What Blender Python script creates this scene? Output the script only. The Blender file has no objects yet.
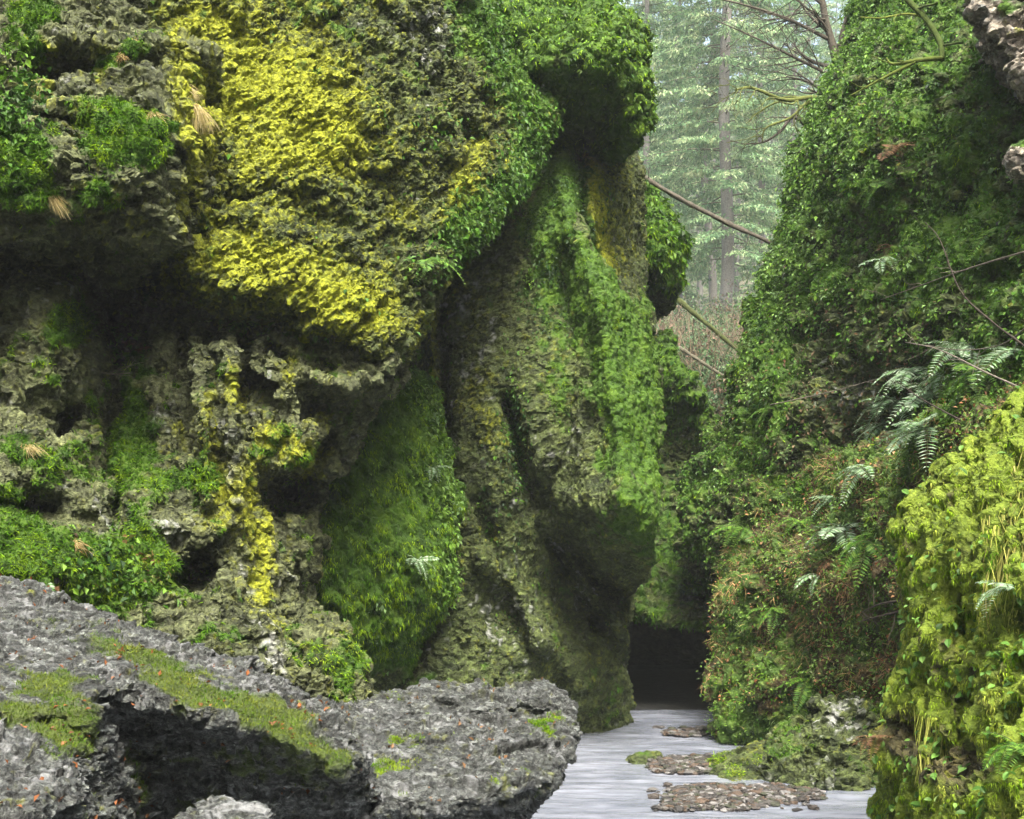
import bpy, math, random, time
import numpy as np
from mathutils import Vector

T0 = time.time()
rng = np.random.default_rng(7)
random.seed(7)
sc = bpy.context.scene
COL = sc.collection
F = 1407.0          # focal length of the view in pixels of a 1024-wide frame
HY = 560.0          # row of the horizon
EYE = 2.6           # eye height above the stream
STEP = 1.35         # spacing of the rock surfaces' vertices, in 1/F radians

# ------------------------------------------------------------------ noise
def _hash(ix, iy, iz, seed):
    h = (ix * np.uint32(73856093)) ^ (iy * np.uint32(19349663)) ^ (iz * np.uint32(83492791)) ^ np.uint32(seed * 2654435761 % 4294967296)
    h = (h ^ (h >> np.uint32(15))) * np.uint32(2246822519)
    h = (h ^ (h >> np.uint32(13))) * np.uint32(3266489917)
    return h ^ (h >> np.uint32(16))

_G = np.array([[1,1,0],[-1,1,0],[1,-1,0],[-1,-1,0],[1,0,1],[-1,0,1],[1,0,-1],[-1,0,-1],
               [0,1,1],[0,-1,1],[0,1,-1],[0,-1,-1],[1,1,0],[-1,1,0],[0,-1,1],[0,-1,-1]], np.float32)

def perlin(P, seed=0):
    P = np.asarray(P, np.float32)
    f = np.floor(P); t = P - f
    I = f.astype(np.int32).astype(np.uint32)
    u = t * t * t * (t * (t * 6 - 15) + 10)
    out = np.zeros(len(P), np.float32)
    for dx in (0, 1):
        wx = u[:, 0] if dx else 1 - u[:, 0]
        for dy in (0, 1):
            wy = u[:, 1] if dy else 1 - u[:, 1]
            for dz in (0, 1):
                wz = u[:, 2] if dz else 1 - u[:, 2]
                g = _G[_hash(I[:, 0] + np.uint32(dx), I[:, 1] + np.uint32(dy), I[:, 2] + np.uint32(dz), seed) & np.uint32(15)]
                out += wx * wy * wz * (g[:, 0] * (t[:, 0] - dx) + g[:, 1] * (t[:, 1] - dy) + g[:, 2] * (t[:, 2] - dz))
    return out

def fbm(P, octaves=4, seed=0, gain=.5, ridged=False):
    s = np.zeros(len(P), np.float32); a = 1.0; n = 0.0
    for o in range(octaves):
        v = perlin(P * (2.03 ** o) + 17.3 * o, seed + o)
        if ridged: v = .5 - 2 * np.abs(v)
        s += a * v; n += a; a *= gain
    return s / n

def cells(P, seed=0):
    """nearest jittered cell: F1, F2, hash of the cell, offset from its centre"""
    P = np.asarray(P, np.float32)
    b = np.floor(P - .5); I = b.astype(np.int32).astype(np.uint32)
    n = len(P)
    f1 = np.full(n, 9., np.float32); f2 = np.full(n, 9., np.float32)
    hid = np.zeros(n, np.uint32); off = np.zeros((n, 3), np.float32)
    for dx in (0, 1):
        for dy in (0, 1):
            for dz in (0, 1):
                h = _hash(I[:, 0] + np.uint32(dx), I[:, 1] + np.uint32(dy), I[:, 2] + np.uint32(dz), seed)
                c = np.stack([(h & np.uint32(1023)), ((h >> np.uint32(10)) & np.uint32(1023)), ((h >> np.uint32(20)) & np.uint32(1023))], 1).astype(np.float32) / 1023.
                c = b + np.array([dx, dy, dz], np.float32) + .12 + .76 * c
                o = P - c
                d = np.sqrt((o * o).sum(1))
                m = d < f1
                f2 = np.where(m, f1, np.minimum(f2, d))
                f1 = np.where(m, d, f1)
                hid = np.where(m, h, hid)
                off[m] = o[m]
    return f1, f2, hid, off

def sstep(a, b, x):
    t = np.clip((x - a) / (b - a), 0, 1)
    return t * t * (3 - 2 * t)

# ------------------------------------------------------------------ space
def W(x, y, D):
    """the point at distance D in the direction of picture position (x, y)"""
    return np.array([(x - 512.) * D / F, D, EYE + (HY - y) * D / F])

def to_px(P):
    return np.stack([512 + F * P[:, 0] / np.maximum(P[:, 1], .1), HY - F * (P[:, 2] - EYE) / np.maximum(P[:, 1], .1)], 1)

# ------------------------------------------------------------------ meshes
def make_mesh(name, V, tris=None, quads=None, smooth=True, mats=(), attrs=None):
    me = bpy.data.meshes.new(name)
    V = np.asarray(V, np.float32)
    parts, starts, tot = [], [], 0
    if quads is not None and len(quads):
        q = np.asarray(quads, np.int32); parts.append(q.ravel()); starts.append(tot + 4 * np.arange(len(q))); tot += q.size
    if tris is not None and len(tris):
        t = np.asarray(tris, np.int32); parts.append(t.ravel()); starts.append(tot + 3 * np.arange(len(t))); tot += t.size
    L = np.concatenate(parts); S = np.concatenate(starts).astype(np.int32)
    me.vertices.add(len(V)); me.vertices.foreach_set('co', V.ravel())
    me.loops.add(len(L)); me.loops.foreach_set('vertex_index', L)
    me.polygons.add(len(S)); me.polygons.foreach_set('loop_start', S)
    me.update(calc_edges=True)
    me.polygons.foreach_set('use_smooth', np.full(len(S), smooth))
    for k, v in (attrs or {}).items():
        v = np.asarray(v, np.float32)
        if v.ndim == 1:
            a = me.attributes.new(k, 'FLOAT', 'POINT'); a.data.foreach_set('value', v)
        else:
            if v.shape[1] == 3: v = np.concatenate([v, np.ones((len(v), 1), np.float32)], 1)
            a = me.attributes.new(k, 'FLOAT_COLOR', 'POINT'); a.data.foreach_set('color', v.ravel())
    for m in mats: me.materials.append(m)
    me.validate()
    return me

def link(name, me, parent=None, label=None, cat=None, group=None, kind=None, loc=None):
    o = bpy.data.objects.new(name, me); COL.objects.link(o)
    if parent is not None: o.parent = parent
    if loc is not None: o.location = loc
    tag(o, label, cat, group, kind)
    return o

def tag(o, label=None, cat=None, group=None, kind=None):
    if label: o['label'] = label
    if cat: o['category'] = cat
    if group: o['group'] = group
    if kind: o['kind'] = kind

class MB:
    """collects tubes and little faces with a colour per vertex"""
    def __init__(s): s.V = []; s.Q = []; s.T = []; s.C = []; s.n = 0
    def add(s, V, Q=None, T=None, C=(1, 1, 1)):
        V = np.asarray(V, float)
        if Q is not None and len(Q): s.Q.append(np.asarray(Q) + s.n)
        if T is not None and len(T): s.T.append(np.asarray(T) + s.n)
        s.V.append(V); C = np.asarray(C, float)
        s.C.append(np.broadcast_to(C, (len(V), 3)) if C.ndim == 1 else C)
        s.n += len(V)
    def tube(s, P, r, sides=6, C=(1, 1, 1), rough=0.0):
        P = np.asarray(P, float); n = len(P)
        r = np.broadcast_to(np.asarray(r, float), (n,))
        t = np.gradient(P, axis=0); t /= np.linalg.norm(t, axis=1)[:, None] + 1e-9
        ref = np.array([0, 0, 1.]) if abs(t[:, 2]).mean() < .8 else np.array([1., 0, 0])
        a = np.cross(t, ref); a /= np.linalg.norm(a, axis=1)[:, None] + 1e-9
        b = np.cross(t, a)
        th = np.linspace(0, 2 * np.pi, sides, endpoint=False)
        rr = r[:, None] * (1 + rough * rng.normal(size=(n, sides)))
        V = P[:, None] + rr[..., None] * (np.cos(th)[None, :, None] * a[:, None] + np.sin(th)[None, :, None] * b[:, None])
        i = np.arange(n - 1)[:, None] * sides; j = np.arange(sides)[None]; k = (j + 1) % sides
        Q = np.stack([i + j, i + k, i + sides + k, i + sides + j], -1).reshape(-1, 4)
        V = V.reshape(-1, 3)
        V = np.concatenate([V, P[:1], P[-1:]])
        m = n * sides
        T = [(m, (q + 1) % sides, q) for q in range(sides)] + [(m + 1, (n - 1) * sides + q, (n - 1) * sides + (q + 1) % sides) for q in range(sides)]
        s.add(V, Q, T, C)
    def mesh(s, name, mat, smooth=True):
        return make_mesh(name, np.concatenate(s.V), np.concatenate(s.T) if s.T else None, np.concatenate(s.Q) if s.Q else None, smooth, [mat], {'Col': np.concatenate(s.C)})

def smooth_line(P, n=24):
    """Catmull-Rom through the points"""
    P = np.asarray(P, float)
    Q = np.concatenate([2 * P[:1] - P[1:2], P, 2 * P[-1:] - P[-2:-1]])
    out = []
    m = len(P) - 1
    for i in range(m):
        a, b, c, d = Q[i:i + 4]
        for t in np.linspace(0, 1, max(2, n // m), endpoint=False):
            out.append(.5 * (2 * b + (c - a) * t + (2 * a - 5 * b + 4 * c - d) * t * t + (3 * b - a - 3 * c + d) * t ** 3))
    out.append(P[-1])
    return np.array(out)

# ------------------------------------------------------------------ materials
def new_mat(name):
    m = bpy.data.materials.new(name); m.use_nodes = True
    nt = m.node_tree; nt.nodes.clear()
    out = nt.nodes.new('ShaderNodeOutputMaterial'); p = nt.nodes.new('ShaderNodeBsdfPrincipled')
    nt.links.new(p.outputs[0], out.inputs[0])
    return m, nt, p

def N(nt, kind, **kw):
    n = nt.nodes.new(kind)
    for k, v in kw.items(): setattr(n, k, v)
    return n

def mixc(nt, fac, a, b, mode='MIX'):
    n = N(nt, 'ShaderNodeMix', data_type='RGBA', blend_type=mode)
    for sock, v in ((n.inputs[0], fac), (n.inputs[6], a), (n.inputs[7], b)):
        if hasattr(v, 'links'): nt.links.new(v, sock)
        elif isinstance(v, (int, float)): sock.default_value = v
        else: sock.default_value = (*v, 1)
    return n.outputs[2]

def noise(nt, co, scale, detail=4, rough=.6, dist=0):
    n = N(nt, 'ShaderNodeTexNoise'); n.inputs['Scale'].default_value = scale
    n.inputs['Detail'].default_value = detail; n.inputs['Roughness'].default_value = rough; n.inputs['Distortion'].default_value = dist
    nt.links.new(co, n.inputs['Vector'])
    return n.outputs['Fac']

def ramp(nt, fac, stops):
    r = N(nt, 'ShaderNodeValToRGB')
    e = r.color_ramp.elements
    while len(e) > 1: e.remove(e[-1])
    e[0].position = stops[0][0]; e[0].color = (*stops[0][1], 1)
    for p, c in stops[1:]:
        k = e.new(p); k.color = (*c, 1)
    nt.links.new(fac, r.inputs[0])
    return r.outputs[0]

def rock_material(name, dark, mid, light, moss=((.010, .030, .003), (.045, .105, .005), (.12, .21, .010)),
                  lichen=((.07, .085, .006), (.22, .25, .008), (.42, .44, .012)), pale=(.42, .44, .40), rough=.8, spec=.35, bump=.5, scale=1.0, facet=.5, fsize=(1, 1, 1.5), tone=.45):
    m, nt, p = new_mat(name)
    tc = N(nt, 'ShaderNodeTexCoord').outputs['Object']
    at = N(nt, 'ShaderNodeAttribute', attribute_name='cov')
    sp = N(nt, 'ShaderNodeSeparateColor'); nt.links.new(at.outputs['Color'], sp.inputs[0])
    n1 = noise(nt, tc, 3.0 * scale, 6, .65, .3); n2 = noise(nt, tc, 26 * scale, 5, .7); n3 = noise(nt, tc, 90 * scale, 3, .6)
    base = ramp(nt, n2, [(.30, dark), (.50, mid), (.72, light)])
    base = mixc(nt, .55, base, ramp(nt, n1, [(.32, dark), (.66, light)]))
    # broken flakes: every little facet has a tilt and a tone of its own
    nv = N(nt, 'ShaderNodeTexNoise'); nv.inputs['Scale'].default_value = 9 * scale; nt.links.new(tc, nv.inputs['Vector'])
    va = N(nt, 'ShaderNodeVectorMath', operation='MULTIPLY_ADD'); nt.links.new(nv.outputs['Color'], va.inputs[0]); va.inputs[1].default_value = (.08, .08, .08); nt.links.new(tc, va.inputs[2])
    vm = N(nt, 'ShaderNodeVectorMath', operation='MULTIPLY'); nt.links.new(va.outputs[0], vm.inputs[0]); vm.inputs[1].default_value = fsize
    nrm = N(nt, 'ShaderNodeNewGeometry').outputs['Normal']
    for sc_, am in ((9 * scale, facet), (24 * scale, facet * .9)):
        vo = N(nt, 'ShaderNodeTexVoronoi'); vo.inputs['Scale'].default_value = sc_; nt.links.new(vm.outputs[0], vo.inputs['Vector'])
        sb = N(nt, 'ShaderNodeVectorMath', operation='SUBTRACT'); nt.links.new(vo.outputs['Color'], sb.inputs[0]); sb.inputs[1].default_value = (.5, .5, .5)
        ad = N(nt, 'ShaderNodeVectorMath', operation='MULTIPLY_ADD'); nt.links.new(sb.outputs[0], ad.inputs[0]); ad.inputs[1].default_value = (am * 1.6,) * 3; nt.links.new(nrm, ad.inputs[2])
        no = N(nt, 'ShaderNodeVectorMath', operation='NORMALIZE'); nt.links.new(ad.outputs[0], no.inputs[0]); nrm = no.outputs[0]
        sx = N(nt, 'ShaderNodeSeparateColor'); nt.links.new(vo.outputs['Color'], sx.inputs[0])
        base = mixc(nt, tone, base, mixc(nt, 1.0, base, ramp(nt, sx.outputs[0], [(.1, (.35,) * 3), (.6, (1.,) * 3), (.95, (2.1,) * 3)]), 'MULTIPLY'))
    base = mixc(nt, sp.outputs[2], base, mixc(nt, n3, pale, tuple(c * .55 for c in pale)))
    lc = ramp(nt, n2, [(.28, lichen[0]), (.5, lichen[1]), (.7, lichen[2])])
    base = mixc(nt, sp.outputs[1], base, lc)
    mc = mixc(nt, .5, ramp(nt, n2, [(.30, moss[0]), (.52, moss[1]), (.75, moss[2])]), ramp(nt, n1, [(.34, moss[0]), (.5, moss[1]), (.68, moss[2])]))
    base = mixc(nt, sp.outputs[0], base, mc)
    nt.links.new(base, p.inputs['Base Color'])
    p.inputs['Roughness'].default_value = rough
    p.inputs['Specular IOR Level'].default_value = spec
    b1 = N(nt, 'ShaderNodeBump'); b1.inputs['Strength'].default_value = bump; b1.inputs['Distance'].default_value = .05
    nt.links.new(n2, b1.inputs['Height']); nt.links.new(nrm, b1.inputs['Normal'])
    b2 = N(nt, 'ShaderNodeBump'); b2.inputs['Strength'].default_value = bump; b2.inputs['Distance'].default_value = .02
    nt.links.new(n3, b2.inputs['Height']); nt.links.new(b1.outputs[0], b2.inputs['Normal'])
    nt.links.new(b2.outputs[0], p.inputs['Normal'])
    return m

def col_material(name, rough=.55, spec=.35, grain=0., scale=40, trans=0.):
    """colour from the faces' own colour attribute, with a little grain"""
    m, nt, p = new_mat(name)
    at = N(nt, 'ShaderNodeAttribute', attribute_name='Col')
    tc = N(nt, 'ShaderNodeTexCoord').outputs['Object']
    c = at.outputs['Color']
    if grain:
        n = noise(nt, tc, scale, 5, .65)
        c = mixc(nt, 1.0, c, ramp(nt, n, [(.25, (1 - grain,) * 3), (.75, (1 + grain * .6,) * 3)]), 'MULTIPLY')
        b = N(nt, 'ShaderNodeBump'); b.inputs['Strength'].default_value = .6; b.inputs['Distance'].default_value = .02
        nt.links.new(n, b.inputs['Height']); nt.links.new(b.outputs[0], p.inputs['Normal'])
    nt.links.new(c, p.inputs['Base Color'])
    p.inputs['Roughness'].default_value = rough; p.inputs['Specular IOR Level'].default_value = spec
    if trans:
        t = N(nt, 'ShaderNodeBsdfTranslucent'); nt.links.new(c, t.inputs[0])
        mx = N(nt, 'ShaderNodeMixShader'); mx.inputs[0].default_value = trans
        nt.links.new(p.outputs[0], mx.inputs[1]); nt.links.new(t.outputs[0], mx.inputs[2])
        out = [n for n in nt.nodes if n.type == 'OUTPUT_MATERIAL'][0]
        nt.links.new(mx.outputs[0], out.inputs[0])
    return m

M = {}
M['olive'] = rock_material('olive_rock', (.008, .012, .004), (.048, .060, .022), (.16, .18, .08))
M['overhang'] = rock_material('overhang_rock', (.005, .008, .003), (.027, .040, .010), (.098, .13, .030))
M['green'] = rock_material('green_rock', (.006, .012, .003), (.034, .050, .013), (.105, .135, .036))
M['slate'] = rock_material('slate_rock', (.012, .015, .011), (.056, .064, .054), (.175, .19, .18), moss=((.02, .035, .006), (.07, .11, .010), (.15, .20, .018)),
                           pale=(.43, .45, .45), rough=.4, spec=.6, bump=.8, scale=1.6, facet=.75, fsize=(1, 1, 2.2), tone=.75)
M['brown'] = rock_material('brown_rock', (.05, .04, .028), (.16, .14, .10), (.34, .31, .25))
M['bank'] = rock_material('bank_rock', (.012, .014, .006), (.05, .05, .018), (.13, .11, .04), moss=((.03, .05, .004), (.13, .19, .014), (.28, .36, .03)))
M['soil'] = rock_material('bank_soil', (.018, .014, .006), (.06, .05, .02), (.14, .10, .04), moss=((.02, .045, .008), (.06, .12, .016), (.13, .20, .03)))
M['leaf'] = col_material('leaf', .55, .28, trans=.25)
M['blade'] = col_material('moss_blade', .8, .15, trans=.25)
M['needle'] = col_material('needle', .6, .3, trans=.25)
M['bark'] = col_material('bark', .9, .2, grain=.6, scale=14)
M['stone'] = col_material('stone', .55, .45, grain=.5, scale=60)

# ------------------------------------------------------------------ rock masses
def tps(ctrl):
    c = np.asarray(ctrl, float); X = c[:, :2] / 200.; z = c[:, 2]; n = len(c)
    def U(r2): return r2 * np.log(r2 + 1e-9) * .5
    K = U(((X[:, None] - X[None]) ** 2).sum(-1)) + 1e-3 * np.eye(n)
    Pm = np.concatenate([np.ones((n, 1)), X], 1)
    A = np.block([[K, Pm], [Pm.T, np.zeros((3, 3))]])
    w = np.linalg.solve(A, np.concatenate([z, np.zeros(3)]))
    lo, hi = z.min() - .6, z.max() + 1.2
    def f(x, y):
        q = np.stack([x, y], 1) / 200.
        out = np.empty(len(q))
        for s in range(0, len(q), 40000):
            e = q[s:s + 40000]
            out[s:s + 40000] = U(((e[:, None] - X[None]) ** 2).sum(-1)) @ w[:n] + w[n] + e @ w[n + 1:]
        return np.clip(out, lo, hi)
    return f

def chaikin(P, k=2):
    P = np.asarray(P, float)
    for _ in range(k):
        Q = np.roll(P, -1, 0)
        P = np.stack([.75 * P + .25 * Q, .25 * P + .75 * Q], 1).reshape(-1, 2)
    return P

def seg_dist(x, y, A, B):
    ab = B - A; t = ((x - A[0]) * ab[0] + (y - A[1]) * ab[1]) / max(ab @ ab, 1e-9)
    t = np.clip(t, 0, 1)
    return np.hypot(x - A[0] - t * ab[0], y - A[1] - t * ab[1])

def signed_dist(x, y, P):
    d = np.full(len(x), 1e9); ins = np.zeros(len(x), bool)
    for A, B in zip(P, np.roll(P, -1, 0)):
        d = np.minimum(d, seg_dist(x, y, A, B))
        c = ((A[1] > y) != (B[1] > y))
        if B[1] != A[1]: ins ^= c & (x < (B[0] - A[0]) * (y - A[1]) / (B[1] - A[1]) + A[0])
    return np.where(ins, d, -d)

def line_dist(x, y, pts):
    pts = np.asarray(pts, float); d = np.full(len(x), 1e9)
    for A, B in zip(pts[:-1], pts[1:]): d = np.minimum(d, seg_dist(x, y, A, B))
    return d

def blob(x, y, cx, cy, rx, ry, ang=0):
    a = math.radians(ang); dx = x - cx; dy = y - cy
    u = (dx * math.cos(a) + dy * math.sin(a)) / rx; v = (-dx * math.sin(a) + dy * math.cos(a)) / ry
    return np.exp(-(u * u + v * v) ** 1.4)

def field(x, y, items, base=0.):
    """items: ('b', cx, cy, rx, ry, ang, value) or ('l', points, width, value)"""
    out = np.full(len(x), float(base))
    for it in items:
        if it[0] == 'b': out += it[6] * blob(x, y, *it[1:6])
        else: out += it[3] * np.exp(-(line_dist(x, y, it[1]) / it[2]) ** 2)
    return out

def unit(v): return v / (np.linalg.norm(v, axis=1)[:, None] + 1e-9)

def normals_of(V, Fq):
    a, b, c, d = V[Fq[:, 0]], V[Fq[:, 1]], V[Fq[:, 2]], V[Fq[:, 3]]
    n = np.cross(c - a, d - b)
    out = np.zeros_like(V)
    for k in range(4):
        for j in range(3): out[:, j] += np.bincount(Fq[:, k], n[:, j], len(V))
    return out / (np.linalg.norm(out, axis=1)[:, None] + 1e-12)

def layer_disp(P, layers, seed, moss):
    d = np.zeros(len(P), np.float32); top = np.zeros(len(P), np.float32)
    for k, L in enumerate(layers):
        kind, size, amp = L[0], L[1], L[2]
        sd = seed * 31 + k * 7
        sz = np.asarray(size, np.float32) * np.ones(3, np.float32)
        rot = math.radians(L[3]) if len(L) > 3 else 0.
        Q = P
        if rot:
            c, s_ = math.cos(rot), math.sin(rot)
            Q = np.stack([P[:, 0] * c + P[:, 2] * s_, P[:, 1], -P[:, 0] * s_ + P[:, 2] * c], 1)
        if kind == 'fbm':
            v = amp * 2 * fbm(Q / sz, 4, sd)
        elif kind == 'ridge':
            v = amp * fbm(Q / sz, 4, sd, ridged=True)
        elif kind == 'cell':      # broken angular blocks, each a tilted facet
            Q = Q / sz
            Q = Q + .35 * np.stack([perlin(Q * .9 + 5, sd + 1), perlin(Q * .9 + 11, sd + 2), perlin(Q * .9 + 23, sd + 3)], 1)
            f1, f2, h, off = cells(Q, sd)
            r = (h & np.uint32(255)).astype(np.float32) / 255.
            tl = np.stack([((h >> np.uint32(8 + 8 * j)) & np.uint32(255)).astype(np.float32) / 127.5 - 1 for j in range(3)], 1)
            e = sstep(.0, .10, f2 - f1)
            v = amp * ((1.3 * (r - .5) + .8 * (off * tl).sum(1)) * e - .35 * (1 - e))
            v = v * (1 - .65 * moss)
        elif kind == 'strata':    # thin beds, broken into plates
            Q = Q / sz
            wq = .5 * fbm(Q * [[1, 1, .12]], 3, sd)
            zz = Q[:, 2] + 2.2 * wq
            f = np.floor(zz); t = zz - f
            pl = np.floor(Q[:, :2] + .35 * f[:, None] + .4 * np.stack([perlin(Q, sd + 1), perlin(Q + 9, sd + 2)], 1)).astype(np.int32).astype(np.uint32)
            k1 = f.astype(np.int32).astype(np.uint32)
            def hv(kk): return (_hash(pl[:, 0], pl[:, 1], kk, sd) & np.uint32(255)).astype(np.float32) / 255.
            a_, b_ = hv(k1), hv(k1 + np.uint32(1))
            v = amp * (a_ + (b_ - a_) * sstep(.75, 1., t) - .5)
            v = v * (1 - .6 * moss)
        elif kind == 'drop':      # plates that only move up and down
            Q = Q / sz * [[1, 1, 0]]
            Q = Q + .4 * np.stack([perlin(Q * 1.3 + 5, sd + 1), perlin(Q * 1.3 + 11, sd + 2), 0 * Q[:, 0]], 1)
            f1, f2, h, off = cells(Q.astype(np.float32), sd)
            r = (h & np.uint32(255)).astype(np.float32) / 255.
            tl = np.stack([((h >> np.uint32(8 + 8 * j)) & np.uint32(255)).astype(np.float32) / 127.5 - 1 for j in range(3)], 1)
            e = sstep(.0, .12, f2 - f1)
            v = amp * ((1.2 * (r - .5) + .7 * (off * tl).sum(1)) * e - .3 * (1 - e)) * (1 - .6 * moss)
        elif kind == 'cush':      # rounded cushions of moss
            Q = Q / sz
            Q = Q + .3 * np.stack([perlin(Q + 5, sd + 1), perlin(Q + 11, sd + 2), perlin(Q + 23, sd + 3)], 1)
            f1, f2, h, off = cells(Q, sd)
            r = (h & np.uint32(255)).astype(np.float32) / 255.
            v = amp * (.7 - 1.7 * f1 * f1 + .5 * r * sstep(0, .5, f2 - f1)) * np.clip(moss * 1.2, 0, 1)
        d += v
        if np.max(sz) < .6: top += v
    return d, top

MASSES = {}
def mass(key, outline, ctrl, R=.6, rp=30, feats=(), ext=(0, 1, 0), depth=2.0, coarse=(), fine=(), mat='olive', wob=5.,
         moss=(0., ()), lichen=(0., ()), pale=(0., ()), pale_top=0., moss_top=0., breakup=.55, seed=1, rows=22, step=None, chk=2, vs=1.15):
    s = step or STEP
    P = chaikin(outline, chk)
    x0, y0 = P.min(0) - 8; x1, y1 = P.max(0) + 8
    nx = int((x1 - x0) / s) + 1; ny = int((y1 - y0) / s) + 1
    gx, gy = np.meshgrid(x0 + s * np.arange(nx), y0 + s * np.arange(ny))
    x = gx.ravel(); y = gy.ravel()
    d = signed_dist(x, y, P)
    pxp = np.stack([x / 26, y / 26, np.full(len(x), seed * 3.7)], 1)
    d = d + wob * perlin(pxp, seed) * 1.6 + wob * .6 * perlin(pxp * 2.9, seed + 5)
    ins = (d > 0).reshape(ny, nx)
    cell = ins[:-1, :-1] & ins[1:, :-1] & ins[:-1, 1:] & ins[1:, 1:]
    used = np.zeros((ny, nx), bool)
    for a, b in ((slice(None, -1), slice(None, -1)), (slice(1, None), slice(None, -1)), (slice(None, -1), slice(1, None)), (slice(1, None), slice(1, None))):
        used[a, b] |= cell
    idx = -np.ones(ny * nx, np.int64); u = used.ravel(); idx[u] = np.arange(u.sum())
    idx2 = idx.reshape(ny, nx)
    jj, ii = np.nonzero(cell)
    Fq = np.stack([idx2[jj, ii], idx2[jj + 1, ii], idx2[jj + 1, ii + 1], idx2[jj, ii + 1]], 1)
    x = x[u]; y = y[u]; d = d[u]
    D = tps(ctrl)(x, y) + field(x, y, feats)
    t = np.clip(1 - d / rp, 0, 1)
    D = D + R * (1 - np.sqrt(np.maximum(1 - t * t, 0)))
    V = np.stack([(x - 512) * D / F, D, EYE + (HY - y) * D / F], 1)
    # side walls running back into the hillside
    E = np.concatenate([Fq[:, [0, 1]], Fq[:, [1, 2]], Fq[:, [2, 3]], Fq[:, [3, 0]]])
    key_ = np.sort(E, 1); code = key_[:, 0] * len(V) + key_[:, 1]
    uq, first, cnt = np.unique(code, return_index=True, return_counts=True)
    B = E[first[cnt == 1]]
    bv = np.unique(B); loc = -np.ones(len(V), np.int64); loc[bv] = np.arange(len(bv))
    e = np.asarray(ext, float); e /= np.linalg.norm(e)
    nf = len(V); nb = len(bv); allV = [V]; allF = [Fq]
    px = [x]; py = [y]
    prev = bv
    for r in range(1, rows + 1):
        w = depth * (r / rows) ** 1.5
        cur = nf + (r - 1) * nb + np.arange(nb)
        allV.append(V[bv] + e * w); px.append(x[bv]); py.append(y[bv])
        pr = np.empty(len(V), np.int64); pr[bv] = prev
        cu = np.empty(len(V), np.int64); cu[bv] = cur
        allF.append(np.stack([pr[B[:, 1]], pr[B[:, 0]], cu[B[:, 0]], cu[B[:, 1]]], 1))
        prev = cur
    V = np.concatenate(allV); Fq = np.concatenate(allF); x = np.concatenate(px); y = np.concatenate(py)
    cap = V[prev].mean(0) + e * .3
    capT = np.stack([cu[B[:, 1]], cu[B[:, 0]], np.full(len(B), len(V))], 1)
    V0 = V.astype(np.float32)
    nz = fbm(V0 / .55, 4, seed + 90)
    Nn = normals_of(V, Fq)
    mm = sstep(.35, .62, field(x, y, moss[1], moss[0]) + breakup * 1.1 * nz)
    c, _ = layer_disp(V0, coarse, seed, mm)
    V = V + Nn * c[:, None]
    V = np.concatenate([V, cap[None]])
    # even out the facets: one closed skin of small equal quads
    vox = vs * s * np.median(D) / F
    tmp = make_mesh('tmp', V, capT, Fq)
    ob = bpy.data.objects.new('tmp', tmp); COL.objects.link(ob)
    md = ob.modifiers.new('r', 'REMESH'); md.mode = 'VOXEL'; md.voxel_size = vox; md.adaptivity = 0
    ev = ob.evaluated_get(bpy.context.evaluated_depsgraph_get()); em = ev.to_mesh()
    V = np.empty(len(em.vertices) * 3, np.float32); em.vertices.foreach_get('co', V); V = V.reshape(-1, 3).astype(float)
    nl = np.empty(len(em.polygons), np.int32); em.polygons.foreach_get('loop_total', nl)
    lv = np.empty(len(em.loops), np.int32); em.loops.foreach_get('vertex_index', lv)
    assert (nl == 4).all()
    Fq = lv.reshape(-1, 4).astype(np.int64)
    ev.to_mesh_clear(); bpy.data.objects.remove(ob); bpy.data.meshes.remove(tmp)
    q = to_px(V); x, y = q[:, 0], q[:, 1]
    Nn = normals_of(V, Fq)
    view = unit(V - np.array([0, 0, EYE]))
    act = ((Nn * view).sum(1) < .45) & (x > -90) & (x < 1230) & (y > -90) & (y < 930)
    cov = np.zeros((len(V), 3))
    V0 = V[act].astype(np.float32); xa, ya = x[act], y[act]
    nz = fbm(V0 / .55, 4, seed + 90); nz2 = fbm(V0 / .13, 3, seed + 95); nz3 = fbm(V0 / .05, 2, seed + 97)
    mf = field(xa, ya, moss[1], moss[0])
    mm = sstep(.35, .62, mf + moss_top * Nn[act][:, 2] + breakup * 1.1 * nz + .3 * nz2)
    fd, top = layer_disp(V0, fine, seed + 3, mm)
    V[act] += Nn[act] * fd[:, None]
    Nf = normals_of(V, Fq)
    tt = np.clip(top / (np.std(top) + 1e-6), -2, 2)
    nzz = Nf[act][:, 2]
    mo = sstep(.36, .60, mf + moss_top * nzz + breakup * 1.1 * nz + .45 * nz2)
    li = .92 * sstep(.22, 1.0, field(xa, ya, lichen[1], lichen[0]) * 1.05 + .55 * breakup * nz - .55 * nz2 + .8 * nz3 + .07 * tt)
    pa = sstep(.40, .70, field(xa, ya, pale[1], pale[0]) + pale_top * nzz + .6 * nz2 - .3 * nz + .3 * nz3)  # fine noise adds pale flecks; on the slabs they imitate wet glints
    cov[act] = np.stack([mo, li, pa], 1)
    me = make_mesh(key, V, None, Fq, False, [M[mat]], {'cov': cov})
    MASSES[key] = dict(V=V, F=Fq, x=x, y=y, N=Nf, mo=cov[:, 0], seed=seed, act=act & ((Nf * view).sum(1) < .1))
    print(key, len(V), round(time.time() - T0, 1))
    return me

CR = [('fbm', 1.3, .18), ('cell', (.8, .8, .55), .17)]
CRF = [('ridge', .5, .09), ('cell', (.30, .30, .18), .08, 12), ('cell', (.12, .12, .075), .038, 12), ('fbm', .14, .025), ('fbm', .045, .02), ('cush', .14, .07)]

def mass_obj(name, me, label=None, cat=None, group=None, kind=None):
    return link(name, me, None, label, cat, group, kind)

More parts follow.
